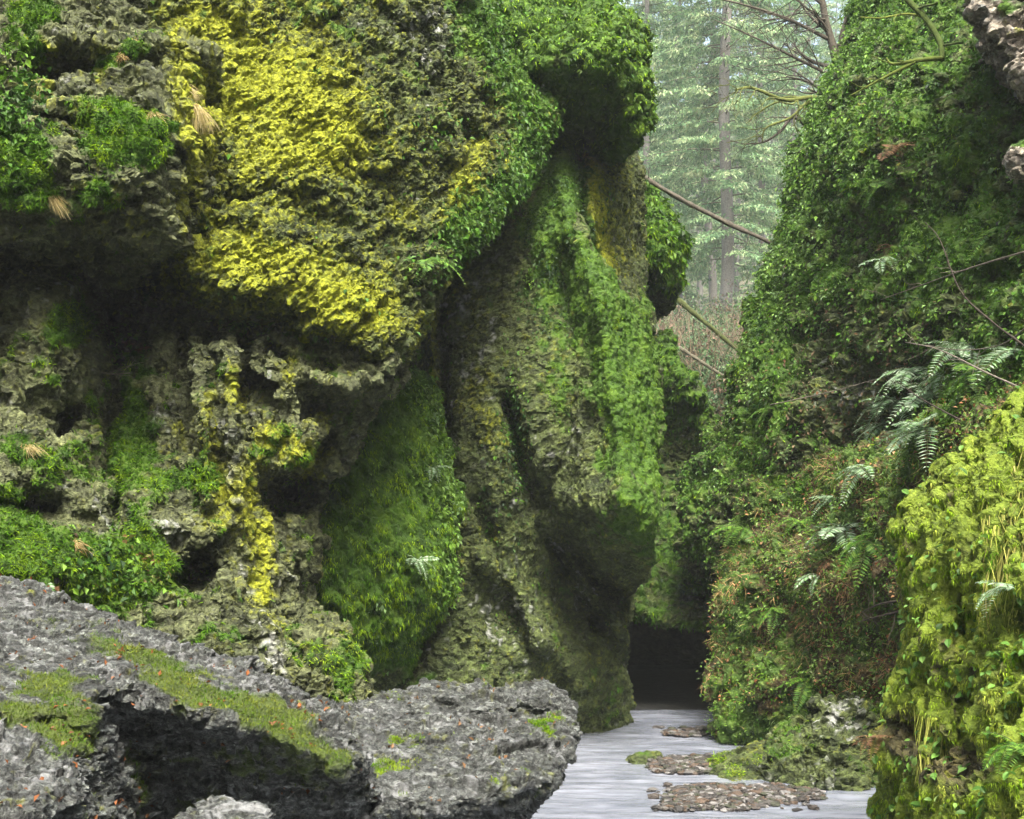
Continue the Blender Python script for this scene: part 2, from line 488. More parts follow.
# --- upper left block with the moss shelf
mass_obj('rock_block', mass('nose',
    [(-110,-90),(120,-90),(150,-60),(165,20),(190,60),(215,105),(224,132),(208,160),(206,195),(185,235),(165,256),(140,240),(110,228),(60,232),(0,238),(-110,245)],
    [(0,0,14.0),(100,0,14.6),(160,30,15.0),(0,100,13.0),(100,100,13.2),(190,100,13.7),(210,140,13.7),(150,170,12.9),(50,170,12.6),(0,170,12.5),(100,225,12.9),(180,220,13.3),(0,230,12.8),(-110,100,12.2),(-110,-90,14),(150,-90,16)],
    R=.8, rp=30, ext=(-.55, 1, .06), depth=2.2, seed=2, mat='olive',
    feats=[('b',60,72,40,16,-10,.35),('l',[(0,72),(60,80),(110,60)],7,.25),('l',[(30,105),(100,112),(150,100)],6,-.2),('b',60,30,30,16,10,-.3)],
    coarse=CR, fine=CRF,
    moss=(.14,[('b',130,125,55,18,15,.75),('b',120,150,50,18,5,.5),('b',15,165,38,40,0,.95),('b',40,12,30,14,0,.6),('b',20,40,30,20,0,.3),('b',130,50,50,12,-30,.35),('b',80,190,60,20,0,.2)]),
    lichen=(.06,[('b',195,100,26,48,0,.8),('b',205,135,22,26,0,.8),('b',190,190,16,45,20,.6),('b',175,50,14,40,0,.5),('b',40,45,18,10,0,.5),('b',100,65,12,25,0,.5),('b',85,110,22,8,0,.6),('b',40,90,20,14,0,.4),('b',140,228,30,14,30,.45)]),
    pale=(.12,[('b',60,60,60,40,0,.18),('b',120,190,60,30,0,.2)])),
    'craggy lichened rock block jutting out at the upper left with a green moss shelf', 'rock')

# --- the great overhang with yellow lichen
FL = [('ridge', (.5,.4,.2), .06, 30), ('cell', (.22,.16,.09), .036, 30), ('cell', (.10,.075,.05), .02, 30), ('fbm', (.12,.10,.055), .03, 30), ('fbm', .035, .02), ('cush', .12, .05)]
mass_obj('rock_overhang', mass('over',
    [(120,-90),(505,-90),(500,-40),(505,0),(522,60),(549,120),(532,180),(500,215),(457,255),(438,300),(420,345),(390,362),(370,358),(340,346),(300,332),(262,320),(215,292),(170,266),(120,200)],
    [(180,0,15.6),(300,0,16.2),(420,0,17.6),(500,0,19.3),(200,150,14.9),(300,130,15.2),(400,130,16.2),(520,130,18.8),(200,260,14.5),(300,260,14.5),(400,260,15.6),(450,240,16.7),(370,340,14.9),(280,310,14.4),(300,-90,17.2),(500,-90,20),(120,150,15.2)],
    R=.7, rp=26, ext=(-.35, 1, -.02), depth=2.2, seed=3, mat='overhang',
    feats=[('l',[(300,150),(360,185),(420,200)],26,.22),('l',[(200,215),(280,200),(340,215)],22,.25),('b',470,60,60,40,30,.25),('b',330,90,60,34,20,-.2),('b',345,300,55,30,15,-.25),('l',[(210,150),(230,200),(260,260)],14,.2)],
    coarse=[('fbm', 1.6, .2), ('cell', (.7,.6,.38), .17, 32)], fine=FL,
    moss=(.16,[('l',[(490,0),(515,70),(540,125),(520,180),(470,235)],26,.75),('b',480,30,40,34,0,.35),('b',330,40,90,60,30,.1)]),
    lichen=(.33,[('b',215,50,64,70,0,.5),('b',270,110,84,60,0,.42),('b',430,60,80,70,0,-.2),('b',430,270,60,50,0,-.2),('b',320,80,60,40,20,.38),('b',330,140,60,30,20,.42),('b',280,165,60,22,0,.3),('b',290,270,90,26,8,.5),('b',350,308,50,26,10,.8),('b',240,255,50,26,0,.4),('b',465,188,12,26,20,.7),('b',405,215,20,16,0,.3),('b',480,150,16,16,0,.3),('b',250,210,60,20,0,.2)]),
    pale=(.05,[('b',430,20,70,40,0,.3),('b',450,80,60,50,0,.12)])),
    'huge overhanging rock face covered in bright yellow lichen at upper left', 'rock')

# --- the wall below it
mass_obj('rock_wall', mass('lower',
    [(-110,190),(100,205),(300,250),(445,270),(428,330),(410,365),(385,395),(358,418),(342,455),(328,490),(322,520),(322,560),(305,610),(330,640),(355,690),(355,760),(-110,760)],
    [(0,240,14.9),(0,285,13.7),(55,300,13.7),(100,270,16.6),(180,270,16.2),(0,310,14.1),(60,340,13.6),(110,330,15.3),(150,350,14.8),(200,335,14.7),(280,350,14.8),(380,345,15.4),(430,310,17.0),(0,430,13),(60,450,13.2),(110,430,14.4),(160,430,14.3),(210,430,13.9),(250,440,14.3),(300,440,14.6),(360,400,15.3),(200,540,13.6),(240,600,13.3),(290,540,15),(60,560,12.2),(0,560,11.9),(120,600,12.8),(200,650,12.7),(270,660,13.0),(340,680,14.6),(0,700,12),(-110,450,12.5),(330,640,15)],
    R=.7, rp=24, ext=(-.4, 1, 0), depth=1.2, seed=4, mat='olive', rows=16,
    feats=[('b',120,295,36,50,0,2.2),('l',[(-60,258),(60,256),(150,272)],16,.8),('l',[(112,330),(114,400),(108,470)],9,.55),('l',[(196,340),(203,420),(208,500)],9,-.34),('l',[(227,340),(233,420),(240,500)],9,-.38),
           ('l',[(182,330),(187,450)],6,.45),('l',[(214,320),(219,470)],5,.4),('l',[(243,330),(250,440)],7,.45),
           ('b',252,385,20,15,10,.9),('b',292,490,34,20,0,1.9),('b',190,577,24,13,-20,1.1),('b',118,505,13,26,0,1.0),('b',310,405,16,14,0,.7),('b',270,410,14,12,0,.5),('b',325,450,12,20,20,.8),
           ('b',30,505,45,12,8,1.2),('b',62,425,14,22,10,.8),('b',95,470,18,20,0,.5),('l',[(300,360),(350,390),(400,360)],10,-.4),('l',[(270,350),(330,370)],7,.5),
           ('b',295,600,20,30,20,.7),('b',230,585,26,20,0,-.3),('l',[(150,520),(205,530),(250,520)],12,-.25),('b',200,555,8,6,0,.4)],
    coarse=[('fbm', 1.3, .12), ('cell', (.5,.5,.9), .13)], fine=[('cell', (.24,.24,.8), .06), ('cell', (.26,.26,.22), .032), ('cell', (.11,.11,.08), .02), ('fbm', .14, .025), ('fbm', .045, .018), ('cush', .13, .06)],
    moss=(.22,[('b',20,560,60,36,10,1.0),('b',90,575,60,30,15,.7),('b',140,560,34,44,0,.75),('b',5,495,16,12,0,1),('b',70,320,24,26,0,.5),('b',130,440,26,40,0,.55),('b',145,490,30,20,0,.4),('b',200,480,40,12,0,.35),
               ('b',20,445,24,20,0,.35),('b',150,390,60,34,0,.15),('b',60,470,30,20,0,.3),('b',330,655,30,40,0,.5),('b',240,640,50,14,20,.3)]),
    lichen=(.05,[('l',[(205,400),(215,470),(222,500)],9,.6),('l',[(232,380),(240,400)],12,.7),('l',[(240,490),(262,540),(266,590)],13,.75),('b',275,440,24,20,0,.6),('b',310,460,24,22,0,.7),('b',320,420,14,12,0,.6),('b',250,470,20,16,0,.5),('b',180,430,12,14,0,.4),('b',290,370,10,20,20,.5),('b',205,520,30,12,10,.4),('b',275,620,14,30,-30,.35),('b',235,460,50,90,0,.10),('b',250,560,40,50,0,.15)]),
    pale=(.16,[('b',230,470,30,60,0,.10),('b',160,430,24,24,0,.3),('b',40,330,50,40,0,.15),('b',150,525,34,20,0,.3),('b',100,520,14,24,0,.3),('l',[(225,400),(235,480),(250,530)],6,.16),('b',275,650,30,30,40,.3),('b',250,570,40,40,0,.15)])),
    'grey-green craggy wall with fluted columns and dark hollows beneath the yellow overhang', 'rock')

mass_obj('rock_spur', mass('spur',
    [(300,615),(325,616),(345,632),(362,658),(374,688),(384,735),(375,770),(280,770),(284,690)],
    [(310,630,13.9),(340,660,13.6),(370,690,14),(310,690,13.2),(330,720,13.2)],
    R=.6, rp=26, ext=(-.4, 1, -.1), depth=2, seed=5, mat='olive', coarse=[('fbm', .8, .1)], fine=CRF, rows=12,
    moss=(.28,[('b',352,660,20,40,20,.4),('b',310,700,20,20,0,-.3)]), lichen=(.12,[]), pale=(.1,[])),
    'mossy rounded spur at the foot of the grey-green wall behind the flat slab', 'rock')

# --- leaning slab of hanging green moss
mass_obj('leaning_rock', mass('lean',
    [(412,370),(428,382),(438,420),(454,470),(456,520),(449,580),(441,606),(420,640),(400,690),(390,725),(330,715),(316,620),(306,540),(322,480),(350,412),(385,392)],
    [(415,380,18.2),(440,450,18.3),(450,530,18.1),(380,430,17.3),(340,500,16.6),(400,520,17),(330,590,16.3),(390,590,16.8),(440,590,17.6),(380,650,17.3),(400,690,18.5),(340,680,17.3)],
    R=.5, rp=22, ext=(-.25, 1, -.1), depth=3, seed=6, mat='green', rows=14,
    coarse=[('fbm', 1.0, .12)], fine=[('ridge', (.22,.22,.6), .10, 28), ('fbm', (.10,.10,.3), .05, 28), ('cush', (.1,.1,.2), .05, 28), ('fbm', .05, .02)],
    moss=(.85,[('b',385,690,30,30,0,-.6)]), breakup=.35),
    'tilted slab of rock hung with bright green grassy moss under the overhang', 'rock')

mass_obj('rock_wedge', mass('wedge',
    [(452,590),(466,612),(484,648),(498,700),(500,730),(405,730),(412,670),(434,622)],
    [(452,600,18.4),(480,650,18.6),(430,650,18.2),(450,690,17.9),(420,700,18)],
    R=.5, rp=16, ext=(0, 1, -.1), depth=1.5, seed=7, mat='green', coarse=[('fbm', .8, .1)], fine=[('cell', (.2,.2,.15), .06), ('cell', (.09,.09,.06), .03), ('fbm', .07, .02)], rows=10,
    moss=(.18,[('b',425,690,16,20,0,.4)]), pale=(.22,[])),
    'small grey-green wedge of rock standing between leaning moss slab and main cliff', 'rock')

# --- main central cliff
mass_obj('cliff', mass('main',
    [(428,300),(432,270),(470,225),(520,170),(545,100),(548,40),(640,30),(640,120),(636,150),(641,200),(650,300),(662,360),(664,420),(660,480),(648,560),(628,600),(630,640),(637,700),(637,770),(420,770),(440,600),(452,520),(440,430),(428,380)],
    [(440,320,20.3),(450,420,19.8),(460,520,19.6),(470,650,19.6),(500,250,20.2),(545,200,20.4),(540,300,20.0),(500,380,19.6),(520,480,19.4),(560,130,21.4),(585,230,20.4),(600,350,20.0),(640,300,22.2),(620,180,22.4),(605,240,21.8),(650,400,21.4),(600,430,20.0),(620,490,20.6),(600,530,22.0),(580,590,22.0),(610,600,22.0),(560,560,20.9),(540,640,20.0),(520,700,19.8),(590,660,20.6),(625,640,21.6),(625,715,21.8),(590,80,23.4),(620,60,23.8)],
    R=.8, rp=22, ext=(-.3, 1, 0), depth=3, seed=8, mat='green', rows=16,
    feats=[('l',[(443,290),(444,400),(441,480)],6,.5),('l',[(434,300),(434,480)],4,-.25),('l',[(508,400),(522,470),(545,530),(565,570)],8,.9),('l',[(577,150),(584,240),(615,310),(650,390)],6,.8),('l',[(560,110),(565,180),(572,240)],9,-.5),
           ('l',[(540,515),(560,560),(590,615)],7,-.9),('l',[(549,540),(575,590),(597,628)],5,1.0),('l',[(568,570),(608,606),(634,650)],10,-.6),('l',[(490,560),(520,600),(540,640)],14,-.6),('l',[(478,500),(500,570),(530,650)],8,.4),('b',560,690,12,30,-10,.6),('l',[(605,600),(630,640)],8,-.3),
           ('b',590,112,44,50,0,2.2),('l',[(600,300),(610,420)],20,-.2),('b',500,600,16,40,-10,.3)],
    coarse=[('fbm', 1.5, .07), ('ridge', (1.2,1.2,3.), .10, -14)], fine=[('cell', (.26,.2,.16), .03, 10), ('cell', (.09,.09,.06), .012, 10), ('fbm', .2, .035), ('fbm', .05, .018), ('cush', .10, .03)],
    moss=(.10,[('l',[(552,120),(575,230),(610,330),(640,430)],30,.8),('b',550,230,30,60,0,.35),('b',640,350,20,60,0,.5),('b',610,700,30,30,0,.3),('b',560,620,30,40,0,.2),('l',[(545,300),(560,420)],22,.3),('b',614,235,20,80,-8,-.5),('l',[(510,400),(530,500)],14,.25)]),
    lichen=(.07,[('l',[(433,310),(434,400),(432,470)],5,.7),('l',[(590,160),(597,220),(606,270)],9,.85),('b',620,240,24,60,0,.28),('b',480,390,20,26,0,.36),('b',500,440,26,30,0,.25),('b',612,170,20,20,0,.45),('b',465,300,20,30,0,.25),('b',600,145,18,12,0,.4)]),
    pale=(.16,[('b',470,330,34,90,0,.22),('b',500,600,40,60,0,.12),('l',[(545,520),(590,610)],9,.2),('b',520,640,40,40,0,.1)])),
    'tall grey-green main cliff in the middle with a bright moss ridge and yellow streak', 'cliff')

mass_obj('rock_bulge', mass('belly',
    [(560,200),(580,215),(605,260),(632,310),(652,350),(660,400),(662,470),(658,540),(646,583),(628,596),(602,590),(575,565),(556,528),(545,480),(542,420),(545,340),(548,260)],
    [(570,230,20.2),(600,300,19.5),(640,350,19.9),(600,400,19.0),(655,450,19.6),(620,480,18.6),(560,470,19.1),(645,540,18.7),(610,525,18.5),(570,500,19.0),(640,588,21.3),(605,590,22.0),(575,560,21.8),(550,500,19.8),(560,300,19.8),(550,400,19.6)],
    R=.6, rp=22, ext=(-.1, 1, .14), depth=2.2, seed=9, mat='green', rows=20,
    feats=[('l',[(575,215),(598,300),(618,400),(628,500)],13,-.55),('l',[(556,290),(562,400),(570,480)],14,.5),('l',[(590,420),(600,480)],12,.2)],
    coarse=[('ridge', (1.0,1.0,2.6), .09, -20)], fine=[('cell', (.22,.2,.16), .03), ('fbm', (.2,.2,.4), .05, -25), ('fbm', .09, .02), ('cush', .09, .025), ('fbm', .04, .014)],
    moss=(.36,[('b',630,400,38,125,-8,.45),('b',592,300,26,80,-20,.3),('b',560,450,26,80,0,-.4),('b',645,520,20,30,0,.3),('b',570,520,24,30,0,-.3),('b',600,580,50,26,15,-1.0)]), lichen=(.05,[]), pale=(.08,[('b',570,430,20,60,0,.2)]), breakup=.5),
    'bulging moss-covered belly of the middle cliff overhanging a black hollow', 'rock')

# --- mushroom cap
mass_obj('overhanging_rock', mass('cap',
    [(490,-90),(600,-90),(598,-30),(606,0),(630,22),(648,55),(655,80),(650,108),(640,130),(632,138),(628,118),(612,98),(590,80),(565,72),(548,80),(535,72),(515,60),(490,30)],
    [(510,0,20.0),(550,30,19.6),(590,30,19.8),(600,60,19.6),(640,80,20.6),(640,120,20.6),(560,70,19.4),(530,-60,21.2),(600,-60,21.8)],
    R=.7, rp=24, ext=(-.15, 1, .02), depth=4.5, seed=10, mat='green', rows=20,
    coarse=[('fbm', 1.0, .16)], fine=[('cush', .2, .12), ('cell', (.2,.2,.14), .05), ('fbm', .07, .03)],
    moss=(.75,[]), breakup=.4, lichen=(.02,[])),
    'leafy green cap of rock overhanging a dark hollow at the top of the middle cliff', 'rock')

# --- knob behind
mass_obj('mossy_rock', mass('knob',
    [(628,178),(652,190),(674,212),(686,245),(685,275),(676,300),(664,322),(654,316),(646,296),(634,296),(626,250)],
    [(640,195,26.4),(665,220,26.0),(680,255,26.2),(655,260,25.8),(670,285,26.2),(655,300,27.4),(665,312,27.6)],
    R=.8, rp=20, ext=(-.2, 1, .05), depth=2, seed=11, mat='green', rows=14,
    coarse=[('fbm', 1.0, .12)], fine=[('cush', .22, .12), ('fbm', .1, .04)],
    moss=(.8,[('b',658,305,16,16,0,-.9)]), breakup=.35),
    'rounded mossy knob sticking out behind the middle cliff below the fallen log', 'rock')

# --- end wall of the gorge
mass_obj('cliff', mass('endwall',
    [(480,250),(590,300),(655,322),(675,352),(700,388),(718,425),(745,465),(800,480),(880,480),(880,620),(775,636),(740,630),(700,622),(660,624),(620,616),(480,610)],
    [(655,340,26.9),(700,405,26.2),(680,372,26.0),(690,450,26.8),(680,520,26.2),(690,580,25.0),(660,600,24.3),(720,600,24.3),(740,480,26.8),(600,400,27.5),(500,400,27.8),(860,540,27.5)],
    R=.5, rp=16, ext=(0, 1, .02), depth=9, seed=12, mat='green', rows=20,
    feats=[('b',680,350,50,30,45,-.3)],
    coarse=[('fbm', 1.2, .15)], fine=[('cell', (.25,.25,.18), .08), ('cush', .18, .09), ('fbm', .1, .03)],
    moss=(.42,[('b',685,375,50,40,45,.3),('b',690,560,40,30,0,.25)]), breakup=.5, pale=(.04,[])),
    'dark green end wall of the gorge above the black cave', 'cliff')

# --- right wall
mass_obj('cliff', mass('right',
    [(866,-90),(860,-40),(858,0),(850,40),(828,78),(812,112),(797,142),(790,197),(775,237),(765,267),(752,302),(742,340),(737,390),(716,425),(700,450),(688,500),(684,545),(690,575),(706,596),(724,606),(760,640),(1240,640),(1240,-90)],
    [(860,0,25),(800,150,24),(780,250,23.6),(745,340,23.6),(720,440,23.2),(700,500,22.6),(695,560,22.6),(728,598,24.0),(740,500,22.0),(780,450,20.9),(780,380,21.2),(850,300,19.8),(850,150,20.8),(920,50,20.6),(950,200,18),(1000,300,16),(1000,100,18),(900,420,18.7),(840,450,19.8),(1000,420,15),(1024,0,19),(1110,200,14.5),(1230,300,12.5),(900,-90,24.5),(1110,-90,20),(800,550,20.4),(900,550,17.6),(830,380,20.2)],
    R=1.1, rp=34, ext=(.45, 1, -.02), depth=2.4, seed=13, mat='green', rows=16,
    feats=[('l',[(757,300),(759,420),(757,500)],6,.4),('l',[(770,330),(775,480)],10,-.25),('b',735,470,24,60,0,-.2),('l',[(800,330),(900,300),(1000,270)],14,.2),('b',880,170,50,60,0,-.25),('b',960,130,40,40,0,-.25),('l',[(830,200),(860,280)],14,.3)],
    coarse=[('fbm', 1.6, .25), ('cell', (.9,.9,.6), .16)], fine=[('fbm', .4, .14), ('cush', .14, .05), ('cell', (.24,.24,.09), .07), ('fbm', .09, .025)],
    moss=(.52,[('b',850,400,70,70,0,-.42),('b',900,330,60,30,0,-.2),('b',770,340,26,80,0,.3),('b',950,250,60,40,0,.25),('b',720,540,24,50,0,-.2),('b',860,340,50,30,0,-.2)]), breakup=.6, lichen=(.0,[]), pale=(.02,[('b',850,400,80,70,0,.34)])),
    'tall right-hand cliff clothed in leafy green moss', 'cliff')

# --- herb bank below it
mass_obj('bank', mass('herbs',
    [(750,482),(790,470),(850,455),(910,432),(960,402),(1180,360),(1180,800),(880,800),(850,760),(800,752),(760,752),(716,752),(712,730),(722,690),(718,640),(720,590),(729,540),(740,505)],
    [(725,745,19.7),(725,650,20.2),(730,560,20.8),(760,490,21),(800,480,20.2),(790,600,19.2),(850,550,18.1),(850,650,18),(850,740,18.2),(900,450,17.1),(900,600,16.7),(960,420,15),(1000,500,14.4),(1050,400,13.5),(1170,500,12),(900,740,17.3)],
    R=.7, rp=26, ext=(.4, 1, -.25), depth=1.2, seed=14, mat='soil', rows=14,
    coarse=[('fbm', 1.0, .22), ('cell', (.7,.7,.5), .14)], fine=[('fbm', .3, .08), ('cush', .16, .08), ('fbm', .08, .03)],
    moss=(.42,[('b',740,600,20,120,0,.3),('b',760,730,50,20,0,.4)]), breakup=.7), 'steep herb-covered earth bank below the right-hand cliff', 'bank')

# --- near bank of hanging yellow-green moss
mass_obj('bank', mass('near',
    [(1290,250),(1110,345),(1024,408),(985,428),(954,456),(924,496),(910,522),(908,565),(908,640),(898,690),(886,735),(892,790),(896,860),(892,930),(1290,930)],
    [(1000,420,10.6),(930,490,10.8),(900,560,10.9),(895,650,10.8),(880,740,10.7),(890,819,10.5),(960,560,9.9),(1020,500,9.6),(960,700,9.6),(1020,650,9.0),(1020,800,8.6),(950,800,9.4),(1110,600,8.3),(1280,600,7.3),(1280,300,8),(900,920,10)],
    R=.5, rp=30, ext=(.4, 1, -.1), depth=1.4, seed=15, mat='bank', rows=14,
    feats=[('l',[(962,600),(975,680),(960,740)],12,.3),('l',[(935,560),(930,640)],10,.2),('b',905,730,26,20,0,.45),('b',965,760,34,22,0,.35),('l',[(1000,480),(980,560)],14,-.15),('l',[(925,560),(918,620)],10,-.12),('b',905,780,14,20,0,.3)],
    coarse=[('fbm', .8, .12), ('fbm', (.25,.25,1.2), .07)], fine=[('ridge', (.3,.3,.5), .14), ('fbm', (.12,.12,.26), .08), ('fbm', (.05,.05,.08), .03), ('fbm', .03, .012)],
    moss=(.72,[('b',905,740,30,30,0,-.5),('b',965,770,40,26,0,-.5),('b',940,640,26,30,0,-.2)]), breakup=.45), 'near bank draped in hanging yellow-green moss at the lower right', 'bank')

# --- grey outcrops at the top right
mass_obj('rock_outcrop', mass('crop',
    [(963,-70),(966,10),(978,38),(1000,45),(1012,74),(1032,92),(1110,80),(1110,-70)],
    [(975,0,16.2),(1000,30,16),(1020,60,15.8),(1060,0,15.6),(990,-60,16.6)],
    R=.4, rp=12, ext=(.5, 1, .06), depth=2, seed=16, mat='brown', coarse=[('cell', (.7,.5,.4), .2)], fine=[('cell', (.25,.2,.12), .08), ('fbm', .1, .025)], rows=12,
    moss=(.1,[('b',1015,5,30,14,0,.5)]), pale=(.3,[])),
    'bare brown-grey rock outcrop poking from the right cliff in the top corner', 'rock')
mass_obj('rock_outcrop', mass('ledge',
    [(1000,158),(1012,142),(1040,132),(1090,130),(1090,180),(1030,178),(1010,172)],
    [(1005,158,15.6),(1040,150,15.3),(1080,160,15)],
    R=.25, rp=10, ext=(.5, 1, .06), depth=1.2, seed=17, mat='brown', coarse=[('cell', (.5,.4,.2), .1)], fine=[('cell', (.2,.2,.1), .05), ('fbm', .08, .02)], rows=10,
    moss=(.25,[('b',1020,140,20,8,0,.6)]), pale=(.3,[])),
    'small pale ledge of rock at the right edge of the right cliff', 'rock')

# --- foreground slabs and boulders
SL = [('strata', (.6,.6,.10), .09), ('strata', (.2,.2,.036), .035), ('strata', (.085,.085,.024), .03), ('drop', (.30,.4,1), .02), ('drop', (.07,.12,1), .016), ('fbm', .035, .008), ('cush', .08, .02)]
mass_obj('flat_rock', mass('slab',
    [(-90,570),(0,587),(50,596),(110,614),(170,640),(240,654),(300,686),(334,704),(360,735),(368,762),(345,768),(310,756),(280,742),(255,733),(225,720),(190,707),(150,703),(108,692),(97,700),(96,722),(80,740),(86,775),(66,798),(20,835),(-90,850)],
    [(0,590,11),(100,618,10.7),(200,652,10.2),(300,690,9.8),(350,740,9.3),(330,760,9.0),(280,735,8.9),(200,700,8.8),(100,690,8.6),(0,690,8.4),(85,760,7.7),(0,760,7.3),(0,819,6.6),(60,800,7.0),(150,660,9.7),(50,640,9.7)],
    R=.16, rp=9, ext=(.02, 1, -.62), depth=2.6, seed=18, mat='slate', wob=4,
    feats=[('l',[(0,660),(90,650),(160,690)],10,.12),('l',[(0,730),(60,720),(90,740)],6,.1),('l',[(200,665),(290,715)],8,.1),('b',60,700,40,20,0,-.06)],
    coarse=[('fbm', 1.0, .05)], fine=SL, rows=40,
    moss=(.02,[('b',275,722,76,26,22,.66),('b',70,720,80,30,10,.16),('b',180,690,50,12,20,.5),('b',45,690,46,15,-10,.55),('b',50,745,40,20,0,.6),('b',110,655,60,10,10,.3),('b',20,775,24,10,0,.5),('b',150,655,40,10,15,.25),('b',10,715,14,14,0,.3),('b',340,755,14,10,0,.3),('b',90,670,110,50,15,.12),('b',230,690,120,30,22,.14),('b',230,790,140,50,10,.34)]),  # lowest wide blob: dim moss, also painting in the underside's shade
    pale=(.30,[('b',250,670,80,20,25,.05)]), pale_top=.05, breakup=.85),  # pale flecks: lichen, with wet glints painted in
    'big sloping grey slab at the lower left with patches of yellow-green moss', 'rock')

mass_obj('flat_rock', mass('slab2',
    [(300,715),(335,704),(400,692),(440,686),(480,683),(535,680),(562,688),(574,700),(578,728),(574,752),(556,775),(536,790),(500,800),(460,806),(410,806),(375,798),(366,780),(356,762),(330,750)],
    [(340,710,11.6),(440,690,12.4),(540,684,12.8),(575,730,12.1),(560,760,11.5),(350,760,10.4),(400,795,9.9),(480,798,10),(540,780,10.8),(450,740,11.2)],
    R=.2, rp=9, ext=(-.45, 1, -.8), depth=2.2, seed=19, mat='slate', wob=4,
    feats=[('l',[(420,700),(470,715),(570,708)],5,.15),('l',[(360,745),(430,745),(500,758),(560,745)],5,.1),('b',480,760,40,10,0,-.08)],
    coarse=[('fbm', .8, .05)], fine=SL, rows=40,
    moss=(.10,[('b',390,775,34,16,0,.3),('b',540,735,26,30,0,.22),('b',350,745,18,14,0,.35)]), pale=(.3,[('b',400,740,70,22,0,.06)]), pale_top=.05, breakup=.6),  # pale again mixes lichen with painted wet glints
    'flaky grey flat-topped boulder jutting over the stream in the centre foreground', 'rock')

mass_obj('rock', mass('pebble',
    [(165,835),(185,808),(200,797),(225,794),(264,802),(270,835)],
    [(190,805,7.6),(225,798,7.7),(260,806,7.6),(220,825,7.2)],
    R=.12, rp=8, ext=(0, 1, -.5), depth=.6, seed=20, mat='slate', wob=3, coarse=[('fbm', .5, .03)], fine=[('cell', (.1,.1,.04), .03), ('fbm', .04, .008)], rows=10,
    pale=(.5,[]), moss=(.02,[])), 'small whitish rock in the shadow below the sloping slab', 'rock')

mass_obj('boulder', mass('boulder',
    [(762,760),(768,742),(790,732),(812,724),(818,708),(836,697),(858,697),(870,712),(884,760),(886,800),(762,800)],
    [(775,770,16.5),(800,745,16.6),(840,705,17.1),(870,730,16.9),(840,760,16.2),(870,790,16),(780,795,16)],
    R=.4, rp=16, ext=(.2, 1, -.1), depth=1.6, seed=21, mat='green', coarse=[('cell', (.6,.5,.4), .14)], fine=[('cell', (.24,.24,.16), .08), ('cell', (.1,.1,.06), .035), ('cush', .1, .04), ('fbm', .06, .015)], rows=12,
    moss=(.12,[('b',780,745,24,18,0,.3),('b',790,725,20,10,0,.3)]), pale=(.24,[('b',845,712,24,18,0,.25),('b',810,755,40,20,0,.1)])), 'grey moss-streaked boulder at the water edge under the right bank', 'boulder')
mass_obj('boulder', mass('boulder2',
    [(700,784),(708,772),(735,756),(758,750),(780,756),(790,800),(700,800)],
    [(710,778,16.8),(745,762,17),(775,770,16.8),(740,795,16.3)],
    R=.3, rp=12, ext=(.1, 1, -.1), depth=1.3, seed=22, mat='green', coarse=[('fbm', .5, .08)], fine=[('cell', (.2,.2,.12), .05), ('cush', .1, .05), ('fbm', .06, .015)], rows=10,
    moss=(.14,[('b',735,765,30,10,0,.3)]), breakup=.5, lichen=(.1,[]), pale=(.1,[])), 'low sloping boulder with green moss beside the gravel bar', 'boulder')
mass_obj('stream_rock', mass('streamrock',
    [(628,762),(632,752),(648,750),(664,756),(668,768),(640,772)],
    [(632,760,18.1),(650,754,18.3),(664,764,18)],
    R=.12, rp=7, ext=(0, 1, -.2), depth=.5, seed=23, mat='green', coarse=[], fine=[('cell', (.15,.15,.1), .05), ('fbm', .06, .015)], rows=8, wob=2,
    moss=(.3,[]), pale=(.15,[])), 'small dark mossy rock standing in the middle of the stream', 'rock')
mass_obj('stream_rock', mass('streamrock2',
    [(676,740),(684,732),(700,731),(708,738),(700,744)],
    [(680,738,20.8),(700,735,21),(690,742,20.7)],
    R=.1, rp=5, ext=(0, 1, -.2), depth=.4, seed=24, mat='green', coarse=[], fine=[('cell', (.15,.15,.1), .04), ('fbm', .06, .015)], rows=6, wob=1.5,
    moss=(.1,[]), pale=(.05,[])), 'low dark rock awash near the mouth of the cave', 'rock')
print('masses', time.time() - T0, sum(len(m['V']) for m in MASSES.values()))

# ------------------------------------------------------------------ plant cover
def sample(key, n, wfun, jitter=.0):
    m = MASSES[key]; V, Fq = m['V'], m['F']
    if 'smp' not in m:
        Fq = Fq[m['act'][Fq[:, 0]]]
        a, b, c, d = V[Fq[:, 0]], V[Fq[:, 1]], V[Fq[:, 2]], V[Fq[:, 3]]
        nrm = np.cross(c - a, d - b); ar = np.linalg.norm(nrm, axis=1) + 1e-12
        fx = m['x'][Fq[:, 0]]; fy = m['y'][Fq[:, 0]]
        k = (fx > -70) & (fx < 1220) & (fy > -70) & (fy < 880)
        m['smp'] = (Fq[k], a[k], b[k], c[k], d[k], nrm[k], ar[k], ((a + b + c + d) / 4)[k], fx[k], fy[k], m['mo'][Fq[:, 0]][k])
    Fq, a, b, c, d, nrm, ar, cen, fx, fy, mo = m['smp']
    w = np.clip(wfun(fx, fy, cen, nrm / ar[:, None], mo), 0, None)
    w = w * ar
    cdf = np.cumsum(w); 
    if cdf[-1] <= 0: return np.zeros((0, 3)), np.zeros((0, 3)), np.zeros(0), np.zeros(0)
    f = np.searchsorted(cdf, rng.random(n) * cdf[-1]); f = np.clip(f, 0, len(Fq) - 1)
    u = rng.random((n, 1)); v = rng.random((n, 1))
    P = (a[f] * (1 - u) + b[f] * u) * (1 - v) + (d[f] * (1 - u) + c[f] * u) * v
    return P, nrm[f] / ar[f][:, None], fx[f], fy[f]


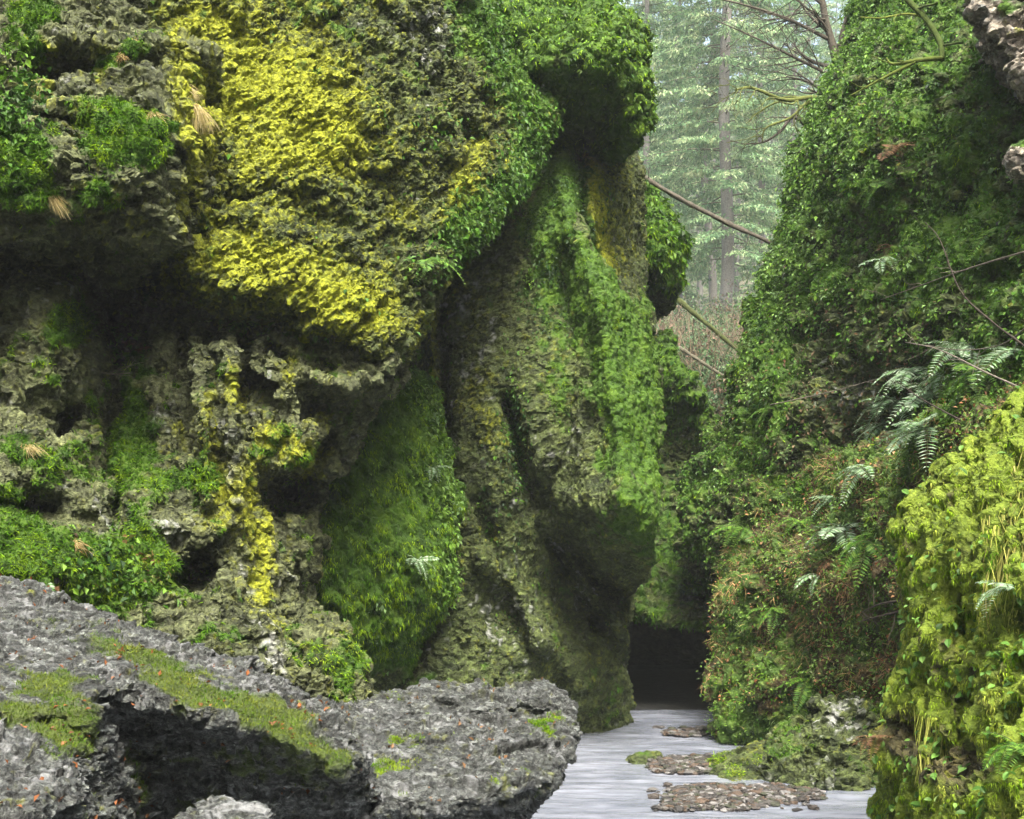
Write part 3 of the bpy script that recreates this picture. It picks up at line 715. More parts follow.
LEAF4 = (np.array([[0, 0, 0], [.5, .5, .16], [0, 1, -.12], [-.5, .5, .16]]), [(0, 1, 2), (0, 2, 3)])
LEAF8 = (np.array([[0, 0, 0], [.34, .2, .10], [.5, .5, .12], [.3, .82, .03], [0, 1.0, -.14], [-.3, .82, .03], [-.5, .5, .12], [-.34, .2, .10], [0, .5, 0]]),
         [(8, 0, 1), (8, 1, 2), (8, 2, 3), (8, 3, 4), (8, 4, 5), (8, 5, 6), (8, 6, 7), (8, 7, 0)])
BLADE = (np.array([[-.5, 0, 0], [.5, 0, 0], [.3, .55, .06], [0, 1, -.1], [-.3, .55, .06]]), [(0, 1, 2), (0, 2, 4), (4, 2, 3)])

def place(tpl, P, dirs, up, ln, wd, colr, name, mat):
    T, tris = tpl; n = len(P)
    y = unit(dirs); z = unit(up - y * (up * y).sum(1)[:, None]); x = np.cross(y, z)
    Vv = P[:, None] + T[None, :, 0, None] * (wd[:, None, None] * x[:, None]) + T[None, :, 1, None] * (ln[:, None, None] * y[:, None]) + T[None, :, 2, None] * (ln[:, None, None] * z[:, None])
    k = len(T)
    tr = (np.arange(n)[:, None, None] * k + np.array(tris)[None]).reshape(-1, 3)
    return make_mesh(name, Vv.reshape(-1, 3), tr, None, False, [mat], {'Col': np.repeat(colr, k, 0)})

def pick(cols, n, P=None, seed=0, size=.4, var=.25):
    """a colour for every leaf, drifting between the given ones from clump to clump"""
    cols = np.asarray(cols)
    t = rng.random(n)
    if P is not None: t = np.clip(.5 + 1.3 * fbm(P / size, 3, seed) + .35 * (rng.random(n) - .5), 0, .9999)
    k = t * (len(cols) - 1); i = np.floor(k).astype(int); f = (k - i)[:, None]
    c = cols[i] * (1 - f) + cols[np.minimum(i + 1, len(cols) - 1)] * f
    return np.clip(c * (1 + var * rng.normal(size=(n, 1))), .003, .9)

DOWN = np.array([[0, 0, -1.]]); UP = np.array([[0, 0, 1.]])
def leaves(key, n, w, size, cols, name, tpl=LEAF4, clump=.35, group=None, hang=.7, ratio=.62, lift=.0, var=.3):
    P, Nn, fx, fy = sample(key, n, w)
    n = len(P); r = rng.normal(size=(n, 3)) * .45
    d = Nn * .75 + DOWN * hang + r
    up = Nn * .5 + UP * .7 + rng.normal(size=(n, 3)) * .35
    ln = size * (.55 + .9 * rng.random(n)); P = P + Nn * (lift * rng.random((n, 1)))
    me = place(tpl, P, d, up, ln, ln * ratio, pick(cols, n, P, 5, clump, var), name, M['leaf'])
    o = link(name, me, kind='stuff'); return o

def blades(key, n, w, ln, wd, cols, name, out=.5, down=.8, clump=.25, rnd=.35, mat='blade', var=.25):
    P, Nn, fx, fy = sample(key, n, w); n = len(P)
    d = Nn * out + DOWN * down + rng.normal(size=(n, 3)) * rnd
    L = ln * (.5 + rng.random(n))
    me = place(BLADE, P - Nn * .01, d, Nn + .4 * UP + rng.normal(size=(n, 3)) * .3, L, wd * (.6 + .8 * rng.random(n)), pick(cols, n, P, 9, clump, var), name, M[mat])
    return link(name, me, kind='stuff')

def clumps(P, size, seed, lo, hi): return sstep(lo, hi, fbm(P.astype(np.float32) / size, 3, seed))

G_DK = (.015, .050, .007); G_MD = (.05, .13, .010); G_LT = (.12, .225, .022); G_PALE = (.16, .27, .10); BROWN = (.14, .07, .03); RUST = (.22, .08, .025)
MG1 = (.016, .05, .003); MG2 = (.06, .15, .004); MG3 = (.18, .30, .008); YG = (.26, .33, .035); YG2 = (.34, .38, .07); STRAW = (.32, .27, .10)

front = lambda n: (n[:, 1] < .25).astype(float)
# moss nap on the rocks
blades('nose', 30000, lambda x, y, P, n, mo: mo * front(n), .05, .012, [MG1, MG2, MG3], 'moss', down=.3, out=.8)
blades('lower', 42000, lambda x, y, P, n, mo: mo * front(n), .05, .012, [MG1, MG2, MG3], 'moss', down=.3, out=.8)
blades('over', 9000, lambda x, y, P, n, mo: mo * front(n), .06, .014, [MG1, MG2, MG3], 'moss')
blades('lean', 60000, lambda x, y, P, n, mo: (.05 + mo) * front(n) * (y < 660) * (.2 + clumps(P, .18, 3, -.12, .2)), .065, .012, [MG1, MG2, MG3, MG3], 'moss', down=1.0, out=.45, rnd=.35)
blades('main', 70000, lambda x, y, P, n, mo: mo * front(n) * (.25 + clumps(P, .2, 3, -.1, .2)), .032, .010, [MG1, MG2, MG3], 'moss', down=.7, out=.6)
blades('belly', 60000, lambda x, y, P, n, mo: mo * front(n) * (n[:, 2] > -.35) * (.2 + clumps(P, .2, 3, -.1, .2)), .034, .010, [MG1, MG2, MG2, MG3], 'moss', down=.9, out=.5)
blades('spur', 4000, lambda x, y, P, n, mo: mo * front(n), .05, .012, [MG1, MG2, MG3, YG], 'moss', down=.3, out=.8)
blades('cap', 20000, lambda x, y, P, n, mo: mo * front(n) * (n[:, 2] > -.3), .08, .02, [MG1, MG2, MG3, G_LT], 'moss', down=.8)
blades('knob', 16000, lambda x, y, P, n, mo: mo * front(n), .10, .026, [MG1, MG2, MG3], 'moss', down=.9)
blades('endwall', 20000, lambda x, y, P, n, mo: mo * front(n), .10, .025, [MG1, MG2, MG2, MG3], 'moss', down=.9)
blades('right', 120000, lambda x, y, P, n, mo: mo * front(n), .07, .015, [MG1, MG2, MG2, MG3], 'moss', down=.7, out=.6)
blades('slab', 16000, lambda x, y, P, n, mo: mo * (n[:, 2] > .1), .03, .007, [MG2, (.10,.15,.015), (.17,.20,.03)], 'moss', down=-.6, out=.6)
blades('slab2', 9000, lambda x, y, P, n, mo: mo * (n[:, 2] > .1), .025, .007, [MG2, MG3, YG], 'moss', down=-.6, out=.6)
blades('boulder', 1000, lambda x, y, P, n, mo: mo * front(n), .05, .014, [MG1, MG2, MG3], 'moss', down=.3)
blades('boulder2', 700, lambda x, y, P, n, mo: mo * front(n), .05, .014, [MG2, MG3, YG], 'moss', down=.2)
# the near bank's curtains
blades('near', 190000, lambda x, y, P, n, mo: (.08 + mo) * front(n) * (.1 + clumps(P, .13, 3, -.12, .18)), .042, .010, [MG2, MG3, (.20, .30, .025), YG, YG2], 'hanging_moss', down=1.0, out=.35, clump=.3, rnd=.25)
blades('near', 250, lambda x, y, P, n, mo: front(n) * clumps(P * [[1, 1, .4]], .2, 8, .18, .4), .17, .007, [YG, YG2, STRAW], 'hanging_moss', down=1.2, out=.25, rnd=.14, clump=.3)
blades('near', 700, lambda x, y, P, n, mo: front(n) * blob(x, y, 1015, 525, 22, 60, 10), .24, .007, [STRAW, YG2, STRAW], 'dry_grass', down=1.2, out=.3, rnd=.15)
blades('near', 500, lambda x, y, P, n, mo: front(n) * blob(x, y, 928, 735, 10, 40, 0), .3, .008, [STRAW, YG2, YG], 'dry_grass', down=1.2, out=.25, rnd=.12)
leaves('near', 2400, lambda x, y, P, n, mo: front(n) * (.08 + clumps(P, .3, 21, .0, .25)) * (.16 + .5 * (y > 540) + (y > 620)), .055, [G_MD, (.08, .19, .03), (.13, .27, .04), (.2, .3, .08)], 'herb_leaves', LEAF8, hang=.5, ratio=.66, lift=.05)
# leaves
edge_over = lambda x, y: np.exp(-(line_dist(x, y, [(485, -20), (515, 70), (540, 125), (520, 180), (470, 235)]) / 24) ** 2)
leaves('over', 7000, lambda x, y, P, n, mo: front(n) * (edge_over(x, y) + .5 * blob(x, y, 440, 250, 40, 26, -20) + .04 * clumps(P, .4, 4, .1, .3) + .35 * blob(x, y, 440, 130, 30, 20, 0)), .065, [G_DK, G_MD, G_MD, G_LT], 'ivy_leaves', hang=.6, lift=.1)
leaves('nose', 1500, lambda x, y, P, n, mo: front(n) * blob(x, y, 8, 115, 30, 45, 0), .07, [G_DK, G_MD, G_LT], 'ivy_leaves', lift=.08)
leaves('lower', 900, lambda x, y, P, n, mo: front(n) * (blob(x, y, 110, 570, 60, 30, 10) + blob(x, y, 240, 325, 40, 8, 10) + blob(x, y, 125, 345, 20, 20, 0)), .07, [G_DK, G_MD, G_LT, BROWN], 'herb_leaves', lift=.06)
leaves('lean', 2600, lambda x, y, P, n, mo: front(n) * (np.exp(-(line_dist(x, y, [(425, 385), (445, 480), (450, 600)]) / 12) ** 2) + .2 * clumps(P, .3, 6, .1, .3)), .065, [G_MD, G_LT, G_PALE], 'ivy_leaves', lift=.08)
leaves('main', 3800, lambda x, y, P, n, mo: front(n) * (blob(x, y, 550, 250, 34, 80, 0) * clumps(P, .5, 7, -.15, .2) + .5 * blob(x, y, 515, 440, 14, 70, 0) + .07 * clumps(P, .5, 8, 0, .3)), .055, [G_DK, G_DK, G_MD, G_LT], 'ivy_leaves', lift=.06)
leaves('cap', 7500, lambda x, y, P, n, mo: front(n) * (n[:, 2] > -.25) * (.15 + clumps(P, .3, 41, -.1, .2)), .06, [G_DK, G_MD, G_LT, G_LT], 'ivy_leaves', lift=.12)
leaves('knob', 1400, lambda x, y, P, n, mo: front(n) * (y < 290), .11, [MG1, MG2, G_LT], 'ivy_leaves', lift=.05)
leaves('endwall', 3600, lambda x, y, P, n, mo: front(n), .10, [G_DK, G_DK, G_MD, G_MD], 'ivy_leaves', lift=.08)
wr = lambda x, y: np.clip(1.0 - 1.1 * blob(x, y, 850, 400, 80, 60, 0), .12, 1)
leaves('right', 80000, lambda x, y, P, n, mo: front(n) * wr(x, y) * (.06 + clumps(P, .4, 11, -.1, .2)), .058, [G_DK, G_MD, G_MD, G_LT, G_PALE], 'ivy_leaves', lift=.12, hang=.5, clump=.35)
leaves('right', 9000, lambda x, y, P, n, mo: front(n) * np.exp(-(line_dist(x, y, [(860, 0), (800, 150), (785, 220), (760, 280)]) / 40) ** 2), .075, [G_MD, G_LT, G_PALE], 'ivy_leaves', lift=.18, hang=.5)
leaves('right', 2200, lambda x, y, P, n, mo: front(n) * blob(x, y, 850, 400, 110, 90, 0), .06, [BROWN, (.09, .06, .03), (.2, .15, .08)], 'fallen_leaves', lift=.03)
blades('herbs', 30000, lambda x, y, P, n, mo: front(n) * (.1 + clumps(P, .5, 31, -.15, .2)), .10, .012, [G_MD, MG2, G_LT, MG3, G_PALE, STRAW], 'herb_grass', down=.3, out=.6, rnd=.5, clump=.35)
blades('herbs', 9000, lambda x, y, P, n, mo: front(n) * clumps(P, .6, 37, .0, .25) * (y < 690), .16, .012, [(.30, .17, .08), STRAW, (.34, .24, .12), BROWN], 'dry_grass', down=.6, out=.5, rnd=.5, clump=.35)
leaves('herbs', 30000, lambda x, y, P, n, mo: front(n) * (.15 + clumps(P, .4, 13, -.2, .25)), .045, [G_MD, G_MD, G_LT, (.14, .24, .06), G_LT, (.24, .30, .11)], 'herb_leaves', lift=.12, hang=.1, clump=.25)
leaves('herbs', 3200, lambda x, y, P, n, mo: front(n) * (.1 + clumps(P, .35, 17, 0, .3)) * (y < 700), .045, [BROWN, RUST, (.38, .22, .10), (.30, .13, .05)], 'fallen_leaves', lift=.12, hang=.1)
leaves('slab', 900, lambda x, y, P, n, mo: (n[:, 2] > .3) * (.1 + clumps(P, .4, 19, .05, .3)), .035, [BROWN, RUST, (.25, .12, .06)], 'fallen_leaves', hang=.1, lift=.01)
leaves('slab2', 260, lambda x, y, P, n, mo: (n[:, 2] > .3) * (.1 + clumps(P, .4, 29, .05, .3)), .035, [BROWN, (.2, .12, .06)], 'fallen_leaves', hang=.1, lift=.01)
leaves('boulder', 80, lambda x, y, P, n, mo: front(n) * (y < 745), .06, [G_DK, G_MD, BROWN], 'herb_leaves', lift=.04)
print('cover', time.time() - T0)

# ------------------------------------------------------------------ surface lookup
def on(key, x, y):
    """point and normal of a rock's front at a picture position"""
    m = MASSES[key]
    d = (m['x'] - x) ** 2 + (m['y'] - y) ** 2 + 1e6 * ~m['act']
    k = np.argpartition(d, 12)[:12]; i = k[np.argmin(m['V'][k, 1])]
    return m['V'][i].copy(), m['N'][i].copy()

# ------------------------------------------------------------------ ferns
def frond_mesh(L, droop, cols, seed):
    r = np.random.default_rng(seed); b = MB()
    n = 22; t = np.linspace(0, 1, n)
    P = np.stack([.06 * L * np.sin(t * 3 + seed), -L * t * (1 - .14 * t), L * (.34 * t - .8 * droop * t * t)], 1)
    b.tube(P, np.linspace(.006, .002, n), 4, (.08, .09, .03))
    for i in range(2, n):
        wl = L * .20 * math.sin(math.pi * min(1, .12 + .88 * t[i])) ** .7 + .01
        for s in (-1, 1):
            c = np.array(cols[r.integers(len(cols))]) * (1 + .2 * r.normal())
            a = P[i]; tip = a + np.array([s * wl, -.35 * wl, -.22 * wl + .1 * wl * r.normal()])
            m_ = (a + tip) / 2; w = np.array([0, .030 * L / .7, 0])
            b.add([a, m_ + w * .55 + [0, 0, .012], tip, m_ - w * .55], [(0, 1, 2, 3)], None, np.clip(c, .004, .9))
    return b.mesh('frond', M['leaf'], False)

FR = {}
for kind, cols in (('green', [G_MD, G_LT, G_MD]), ('silver', [(.22, .34, .19), (.34, .43, .29), (.13, .24, .09)]), ('brown', [BROWN, (.22, .13, .06), (.10, .06, .03)])):
    FR[kind] = [frond_mesh(.75, .5 + .25 * k, cols, 3 + k) for k in range(4)]

def fern(key, x, y, kind, label, size=1., n=8, spread=150, az=0, group='ferns on the gorge walls'):
    p, nn = on(key, x, y)
    e = bpy.data.objects.new('fern' if kind != 'brown' else 'dead_fern', None); COL.objects.link(e)
    e.location = p; e.scale = (size,) * 3
    e.rotation_euler = (math.radians(12), 0, math.atan2(nn[0], -nn[1]) * .5 + math.radians(az))
    tag(e, label, 'fern', group)
    for k in range(n):
        f = bpy.data.objects.new('frond', FR[kind][k % 4]); COL.objects.link(f); f.parent = e
        a = (k / max(1, n - 1) - .5) * spread + random.uniform(-9, 9)
        f.rotation_euler = (math.radians(random.uniform(-22, 18)), math.radians(random.uniform(-20, 20)), math.radians(a))
        f.scale = (random.uniform(.8, 1.15),) * 3
for a in [
    ('herbs', 925, 428, 'silver', 'pale silvery sword fern arching above the tip of the yellow moss bank', .95, 9, 150, -30),
    ('right', 915, 372, 'silver', 'silver-green fern highest in the silvery clump on the right cliff', .9, 8, 150, -30),
    ('right', 900, 402, 'silver', 'silver-green fern in the middle of the silvery clump on the right cliff', .85, 8, 150, -20),
    ('right', 960, 345, 'silver', 'grey-green fern under the bare twigs above the silvery clump', .8, 7, 150, -20),
    ('right', 1012, 352, 'silver', 'pale fern at the right edge just above the yellow moss bank', .8, 7, 150, -10),
    ('right', 935, 395, 'silver', 'pale fern squeezed between the silvery clump and the yellow moss bank', .85, 8, 150, -40),
    ('right', 885, 425, 'silver', 'grey-green fern low in the silvery clump over bare rock', .8, 8, 150, -40),
    ('right', 945, 375, 'silver', 'silver fern right of the highest fern in the silvery clump', .8, 8, 150, -35),
    ('right', 985, 375, 'green', 'green fern behind the crest of the yellow moss bank', .8, 8, 150, -20),
    ('right', 905, 440, 'silver', 'small pale fern at the foot of the silvery clump', .6, 9, 160, -30),
    ('right', 975, 345, 'silver', 'small grey-green fern tucked behind the pale twig at the right', .6, 9, 160, -20),
    ('herbs', 835, 500, 'silver', 'small pale fern at the top of the brown bank left of the yellow moss', .55, 9, 160, -40),
    ('herbs', 868, 468, 'silver', 'silvery fern hanging at the lower left end of the silvery clump', .7, 7, 150, -20),
    ('herbs', 850, 528, 'silver', 'long-fronded pale fern on the brown bank below the silvery clump', .95, 7, 130, -50),
    ('herbs', 872, 540, 'green', 'dark green fern beside the long-fronded fern on the brown bank', .8, 7, 150, 0),
    ('herbs', 800, 520, 'green', 'small green fern at the top edge of the brown bank', .6, 6, 150, 0),
    ('herbs', 745, 530, 'green', 'green fern leaning over the dark hollow at the bank left edge', .8, 7, 150, -20),
    ('herbs', 820, 575, 'silver', 'thin pale fern halfway down the brown bank', .6, 3, 60, -60),
    ('herbs', 775, 610, 'green', 'dark fern low on the brown bank near the cave', .6, 6, 150, 0),
    ('herbs', 805, 680, 'green', 'dark fern just above the grey boulder', .65, 6, 150, 0),
    ('near', 1016, 590, 'silver', 'pale broad fern on the yellow moss bank at the right edge', .40, 6, 160, -30),
    ('near', 1020, 745, 'green', 'fresh green fern at the bottom right corner of the moss bank', .42, 7, 160, -20),
    ('right', 885, 185, 'green', 'pale green fern among the leaves high on the right cliff', .7, 7, 150, -20),
    ('right', 1000, 232, 'green', 'bright fern on the right cliff below the small pale ledge', .7, 6, 150, -30),
    ('right', 890, 265, 'silver', 'lone two-fronded pale fern in the middle of the right cliff', .7, 3, 80, -30),
    ('right', 1030, 150, 'silver', 'pale fern growing beside the small pale ledge', .6, 5, 150, -30),
    ('right', 770, 120 + 290, 'green', 'fern jutting from the left edge of the right cliff by the gap', .6, 6, 150, -30),
    ('lower', 250, 322, 'green', 'dark green fern row under the lip of the yellow overhang', .5, 8, 160, 0),
    ('lower', 120, 345, 'green', 'dark fern in the black hollow beneath the moss block', .5, 6, 150, 0),
    ('lower', 50, 582, 'silver', 'small pale fern on the moss behind the sloping slab', .3, 3, 90, -60),
    ('lower', 105, 605, 'green', 'tiny green fern at the upper edge of the sloping slab', .3, 5, 150, 0),
    ('over', 425, 262, 'green', 'dark leafy fern under the right shoulder of the yellow overhang', .6, 8, 160, 0),
    ('lean', 430, 470, 'silver', 'pale fern on the right edge of the leaning moss slab', .4, 6, 150, 0),
    ('lean', 412, 560, 'silver', 'pale fern low on the leaning moss slab', .4, 6, 150, 0),
]: fern(*a)
for a in [
    ('lower', 145, 345, 'brown', 'withered tan fern hanging at the black hollow beneath the moss block', .42, 5, 120, 0, 'dead ferns on the gorge walls'),
    ('right', 895, 150, 'brown', 'dead brown fern fronds hanging high on the right cliff', .8, 6, 90, 0, 'dead ferns on the gorge walls'),
    ('right', 888, 245, 'brown', 'dead brown fern drooping in the dark middle of the right cliff', .5, 5, 90, 0, 'dead ferns on the gorge walls'),
    ('near', 880, 740, 'brown', 'browning fern hanging over the stream from the near moss bank', .34, 6, 120, -20, 'dead ferns on the gorge walls'),
    ('herbs', 835, 560, 'brown', 'dead rusty fern on the brown bank', .6, 5, 140, 0, 'dead ferns on the gorge walls'),
]: fern(*a[:5], a[5], a[6], a[7], a[8], a[9])

# ------------------------------------------------------------------ grass tufts
def tuft(key, x, y, L, n, cols, label):
    p, nn = on(key, x, y); b = MB()
    for k in range(n):
        d = nn * .55 + rng.normal(size=3) * [.30, .15, .12] + [0, -.1, .1]
        t = np.linspace(0, 1, 5)[:, None]; l = L * random.uniform(.6, 1.15)
        P = t * l * d + t * t * l * np.array([0, -.05, -.75]) + rng.normal(size=3) * .02
        s = np.array([.004, 0, .002]); c = np.array(cols[random.randrange(len(cols))]) * random.uniform(.7, 1.3)
        V = np.concatenate([P - s * (1.1 - t), P + s * (1.1 - t)])
        b.add(V, [(i, i + 1, i + 6, i + 5) for i in range(4)], None, c)
    o = link('grass_tuft', b.mesh('grass_tuft', M['blade'], False), None, label, 'grass tuft', 'dry grass tufts on the left rocks', loc=p)
SG = [STRAW, (.40, .34, .17), (.24, .19, .07)]
for a in [('nose', 198, 108, .30, 140, SG, 'largest blond grass tuft drooping over the yellow lichen edge of the moss block'),
          ('nose', 188, 90, .2, 80, SG, 'blond grass tuft just above the largest tuft on the lichen edge'),
          ('nose', 152, 122, .18, 80, SG, 'brownish grass tuft at the right end of the moss shelf'),
          ('nose', 132, 40, .2, 80, SG + [MG3], 'pale grass tuft on the upper slope of the moss block'),
          ('nose', 120, 60, .16, 60, [BROWN, STRAW], 'reddish brown grass tuft in the middle of the moss block'),
          ('nose', 50, 200, .25, 90, SG, 'tan grass tuft hanging near the bottom of the moss block'),
          ('lower', 28, 450, .22, 90, SG, 'tan grass tuft on the left crag above a dark crevice'),
          ('lower', 75, 545, .22, 120, SG + [RUST], 'golden grass tuft on the mossy ground behind the sloping slab'),
          ('main', 560, 485, .25, 60, SG, 'small tan grass tuft at the left of the belly of the middle cliff')]:
    tuft(*a)

# ------------------------------------------------------------------ ground
def terrain_z(X, Y):
    xc = .4 + .02 * Y
    wide = sstep(6.2, 9.5, np.abs(X - xc))
    wall = 21 * wide * (1 - sstep(33, 40, Y)) * (1 - .25 * sstep(-5, -40, Y))
    bend = 19 * sstep(-13, -19, Y)  # added end wall behind the camera, shaped to hold back low sky light
    wall = np.maximum(wall, bend)
    rise = 7.0 * sstep(33, 37, Y) + .22 * np.clip(Y - 36, 0, 45) + .05 * np.clip(Y - 78, 0, 70) + .42 * np.clip(Y - 150, 0, 220)
    side = .2 * np.clip(np.abs(X - 12) - 12, 0, 80) * sstep(40, 90, Y)
    P = np.stack([X / 9, Y / 9, np.zeros_like(X)], 1)
    rise = rise + .5 * sstep(23.3, 24.6, Y) * (1 - sstep(33, 35, Y))
    return -.45 + wall + rise + side + (.9 * fbm(P, 4, 3)) * sstep(34, 42, Y) + 6.0 * fbm(P * .25, 3, 8) * sstep(90, 160, Y) + .5 * wide * fbm(P * 4, 3, 5)
def ground():
    xs = np.concatenate([np.linspace(-230, -20, 40), np.linspace(-18, 22, 160), np.linspace(24, 230, 40)])
    ys = np.concatenate([np.linspace(-90, -22, 22), np.linspace(-20, 80, 260), np.linspace(83, 410, 90)])
    X, Y = np.meshgrid(xs, ys); n, m = X.shape
    Z = terrain_z(X.ravel(), Y.ravel())
    V = np.stack([X.ravel(), Y.ravel(), Z], 1)
    i = np.arange(n * m).reshape(n, m)
    Q = np.stack([i[:-1, :-1], i[:-1, 1:], i[1:, 1:], i[1:, :-1]], -1).reshape(-1, 4)
    mt, nt, p = new_mat('forest_floor')
    tc = N(nt, 'ShaderNodeTexCoord').outputs['Object']
    n1 = noise(nt, tc, .5, 6, .7); n2 = noise(nt, tc, 6, 6, .7)
    c = mixc(nt, n1, ramp(nt, n2, [(.35, (.03, .02, .012)), (.55, (.10, .06, .035)), (.7, (.17, .10, .05))]), ramp(nt, n2, [(.35, (.015, .03, .01)), (.6, (.06, .10, .03)), (.75, (.12, .15, .06))]))
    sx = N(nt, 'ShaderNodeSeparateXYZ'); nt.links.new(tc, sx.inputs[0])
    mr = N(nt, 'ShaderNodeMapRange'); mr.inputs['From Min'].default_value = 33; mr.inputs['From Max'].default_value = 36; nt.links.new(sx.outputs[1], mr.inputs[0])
    c = mixc(nt, mr.outputs[0], ramp(nt, n2, [(.35, (.006, .007, .006)), (.6, (.022, .024, .018)), (.75, (.05, .055, .04))]), c)  # wet gorge bed; its dark colour also stands in for the cave's shade
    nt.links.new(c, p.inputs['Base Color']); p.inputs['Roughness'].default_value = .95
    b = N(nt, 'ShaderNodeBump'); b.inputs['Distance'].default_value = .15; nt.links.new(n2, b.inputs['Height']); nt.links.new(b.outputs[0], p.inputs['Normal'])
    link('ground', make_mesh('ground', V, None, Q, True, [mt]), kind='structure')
ground()

# ------------------------------------------------------------------ water
def water():
    xs = np.linspace(-7, 8, 260); ys = np.linspace(4, 31, 420)
    X, Y = np.meshgrid(xs, ys); n, m = X.shape
    P = np.stack([X.ravel() / 1.1, Y.ravel() / .6, np.zeros(n * m)], 1)
    Z = .035 * fbm(P, 3, 4) + .012 * perlin(P * 4, 9)
    V = np.stack([X.ravel(), Y.ravel(), Z], 1)
    i = np.arange(n * m).reshape(n, m)
    Q = np.stack([i[:-1, :-1], i[:-1, 1:], i[1:, 1:], i[1:, :-1]], -1).reshape(-1, 4)
    mt, nt, p = new_mat('milky_water')
    tc = N(nt, 'ShaderNodeTexCoord').outputs['Object']
    mp = N(nt, 'ShaderNodeMapping'); mp.inputs['Scale'].default_value = (.55, 2.2, 1); nt.links.new(tc, mp.inputs[0])
    n1 = noise(nt, mp.outputs[0], 1.1, 5, .6, .6); n2 = noise(nt, mp.outputs[0], 3.2, 4, .6, .4)
    c = mixc(nt, .45, ramp(nt, n1, [(.32, (.09, .105, .13)), (.5, (.19, .21, .25)), (.66, (.33, .355, .41))]), ramp(nt, n2, [(.31, (.085, .10, .125)), (.5, (.19, .21, .25)), (.67, (.34, .365, .42))]))
    nt.links.new(c, p.inputs['Base Color']); p.inputs['Roughness'].default_value = .22; p.inputs['Specular IOR Level'].default_value = .6
    b = N(nt, 'ShaderNodeBump'); b.inputs['Strength'].default_value = .3; b.inputs['Distance'].default_value = .04
    nt.links.new(n2, b.inputs['Height']); nt.links.new(b.outputs[0], p.inputs['Normal'])
    link('water', make_mesh('water', V, None, Q, True, [mt]), kind='structure')
water()

# ------------------------------------------------------------------ gravel
ICO_V = None
def pebble_template():
    import bmesh
    bm = bmesh.new(); bmesh.ops.create_icosphere(bm, subdivisions=2, radius=1)
    V = np.array([v.co[:] for v in bm.verts]); T = np.array([[v.index for v in f.verts] for f in bm.faces]); bm.free()
    return V, T
PV, PT = pebble_template()
def gravel(name, outline_px, n, size, hump):
    """a low bar of wet stones on the stream bed; picture positions taken on the water plane"""
    poly = chaikin(outline_px, 2)
    g = np.array([[(x - 512) * (EYE * F / (y - HY)) / F, EYE * F / (y - HY)] for x, y in poly])
    b = MB(); lo, hi = g.min(0), g.max(0); k = 0
    cols = np.array([(.03, .028, .025), (.06, .055, .05), (.05, .042, .034), (.10, .095, .085), (.20, .195, .185), (.08, .055, .036), (.045, .05, .03)])
    while k < n:
        q = lo + rng.random(2) * (hi - lo)
        d = signed_dist(np.array([q[0]]), np.array([q[1]]), g)[0] + .12 * perlin(np.array([[q[0] * 3, q[1] * 3, .5]]), 4)[0]
        if d < -.03 and not (d > -.35 and rng.random() < .05): continue
        s = size * (.45 + .9 * rng.random() ** 2) * np.array([1.1, 1., .5]) * (1 + .25 * rng.normal(size=3))
        a = rng.random() * 6.28
        R_ = np.array([[math.cos(a), -math.sin(a), 0], [math.sin(a), math.cos(a), 0], [0, 0, 1]])
        V = PV * (1 + .16 * rng.normal(size=(len(PV), 1)))
        V = (V * s) @ R_.T + [q[0], q[1], .01 + hump * min(1, max(0, d) / .5) + .02 * rng.random()]
        b.add(V, None, PT, cols[rng.integers(len(cols))] * (.8 + .4 * rng.random()))
        k += 1
    link(name, b.mesh(name, M['stone'], False), kind='stuff')
gravel('gravel', [(662, 792), (690, 787), (750, 786), (795, 790), (835, 797), (790, 804), (740, 811), (690, 812), (650, 812), (665, 806)], 1500, .040, .035)
gravel('gravel', [(645, 768), (665, 758), (700, 757), (735, 760), (740, 770), (700, 775), (660, 774)], 800, .042, .04)
gravel('gravel', [(655, 734), (690, 728), (715, 729), (715, 735), (690, 738)], 150, .055, .0)

# ------------------------------------------------------------------ logs
def log(name, a, b, r0, r1, col, label, bend=.1, knots=0, cat='log'):
    a = np.asarray(a); b_ = np.asarray(b); t = np.linspace(0, 1, 30)[:, None]
    P = a * (1 - t) + b_ * t + np.array([0, 0, -bend]) * np.sin(t * math.pi) + .25 * r0 * np.stack([fbm(np.concatenate([t * 5, t * 0 + s, t * 0], 1), 2, s) for s in (1, 2, 3)], 1)
    m = MB(); c = np.array(col)
    m.tube(P, np.linspace(r0, r1, 30) * (1 + .12 * rng.normal(size=30)), 10, c * (.75 + .5 * rng.random((30 * 10 + 2, 1))), .10)
    for k in range(knots):
        i = random.randrange(4, 28); d = rng.normal(size=3); d[1] = -abs(d[1]); d /= np.linalg.norm(d)
        m.tube([P[i], P[i] + d * r0 * 2, P[i] + d * r0 * random.uniform(3, 7)], [r0 * .22, r0 * .15, r0 * .06], 5, c)
    return link(name, m.mesh(name, M['bark']), None, label, cat)
log('fallen_log', W(596, 146, 27.5), W(776, 245, 25.0), .050, .042, (.09, .08, .06), 'thin brown log wedged across the gap between the two cliffs', .12, 5)
log('fallen_log', W(680, 348, 38), W(745, 390, 37), .05, .035, (.13, .12, .08), 'bare pale log lying low in the gap behind the cliffs', .0, 3)
log('fallen_log', W(640, 268, 40), W(750, 360, 39), .075, .06, (.07, .085, .025), 'thick mossy log sloping down above the bare pale log', .0, 2)

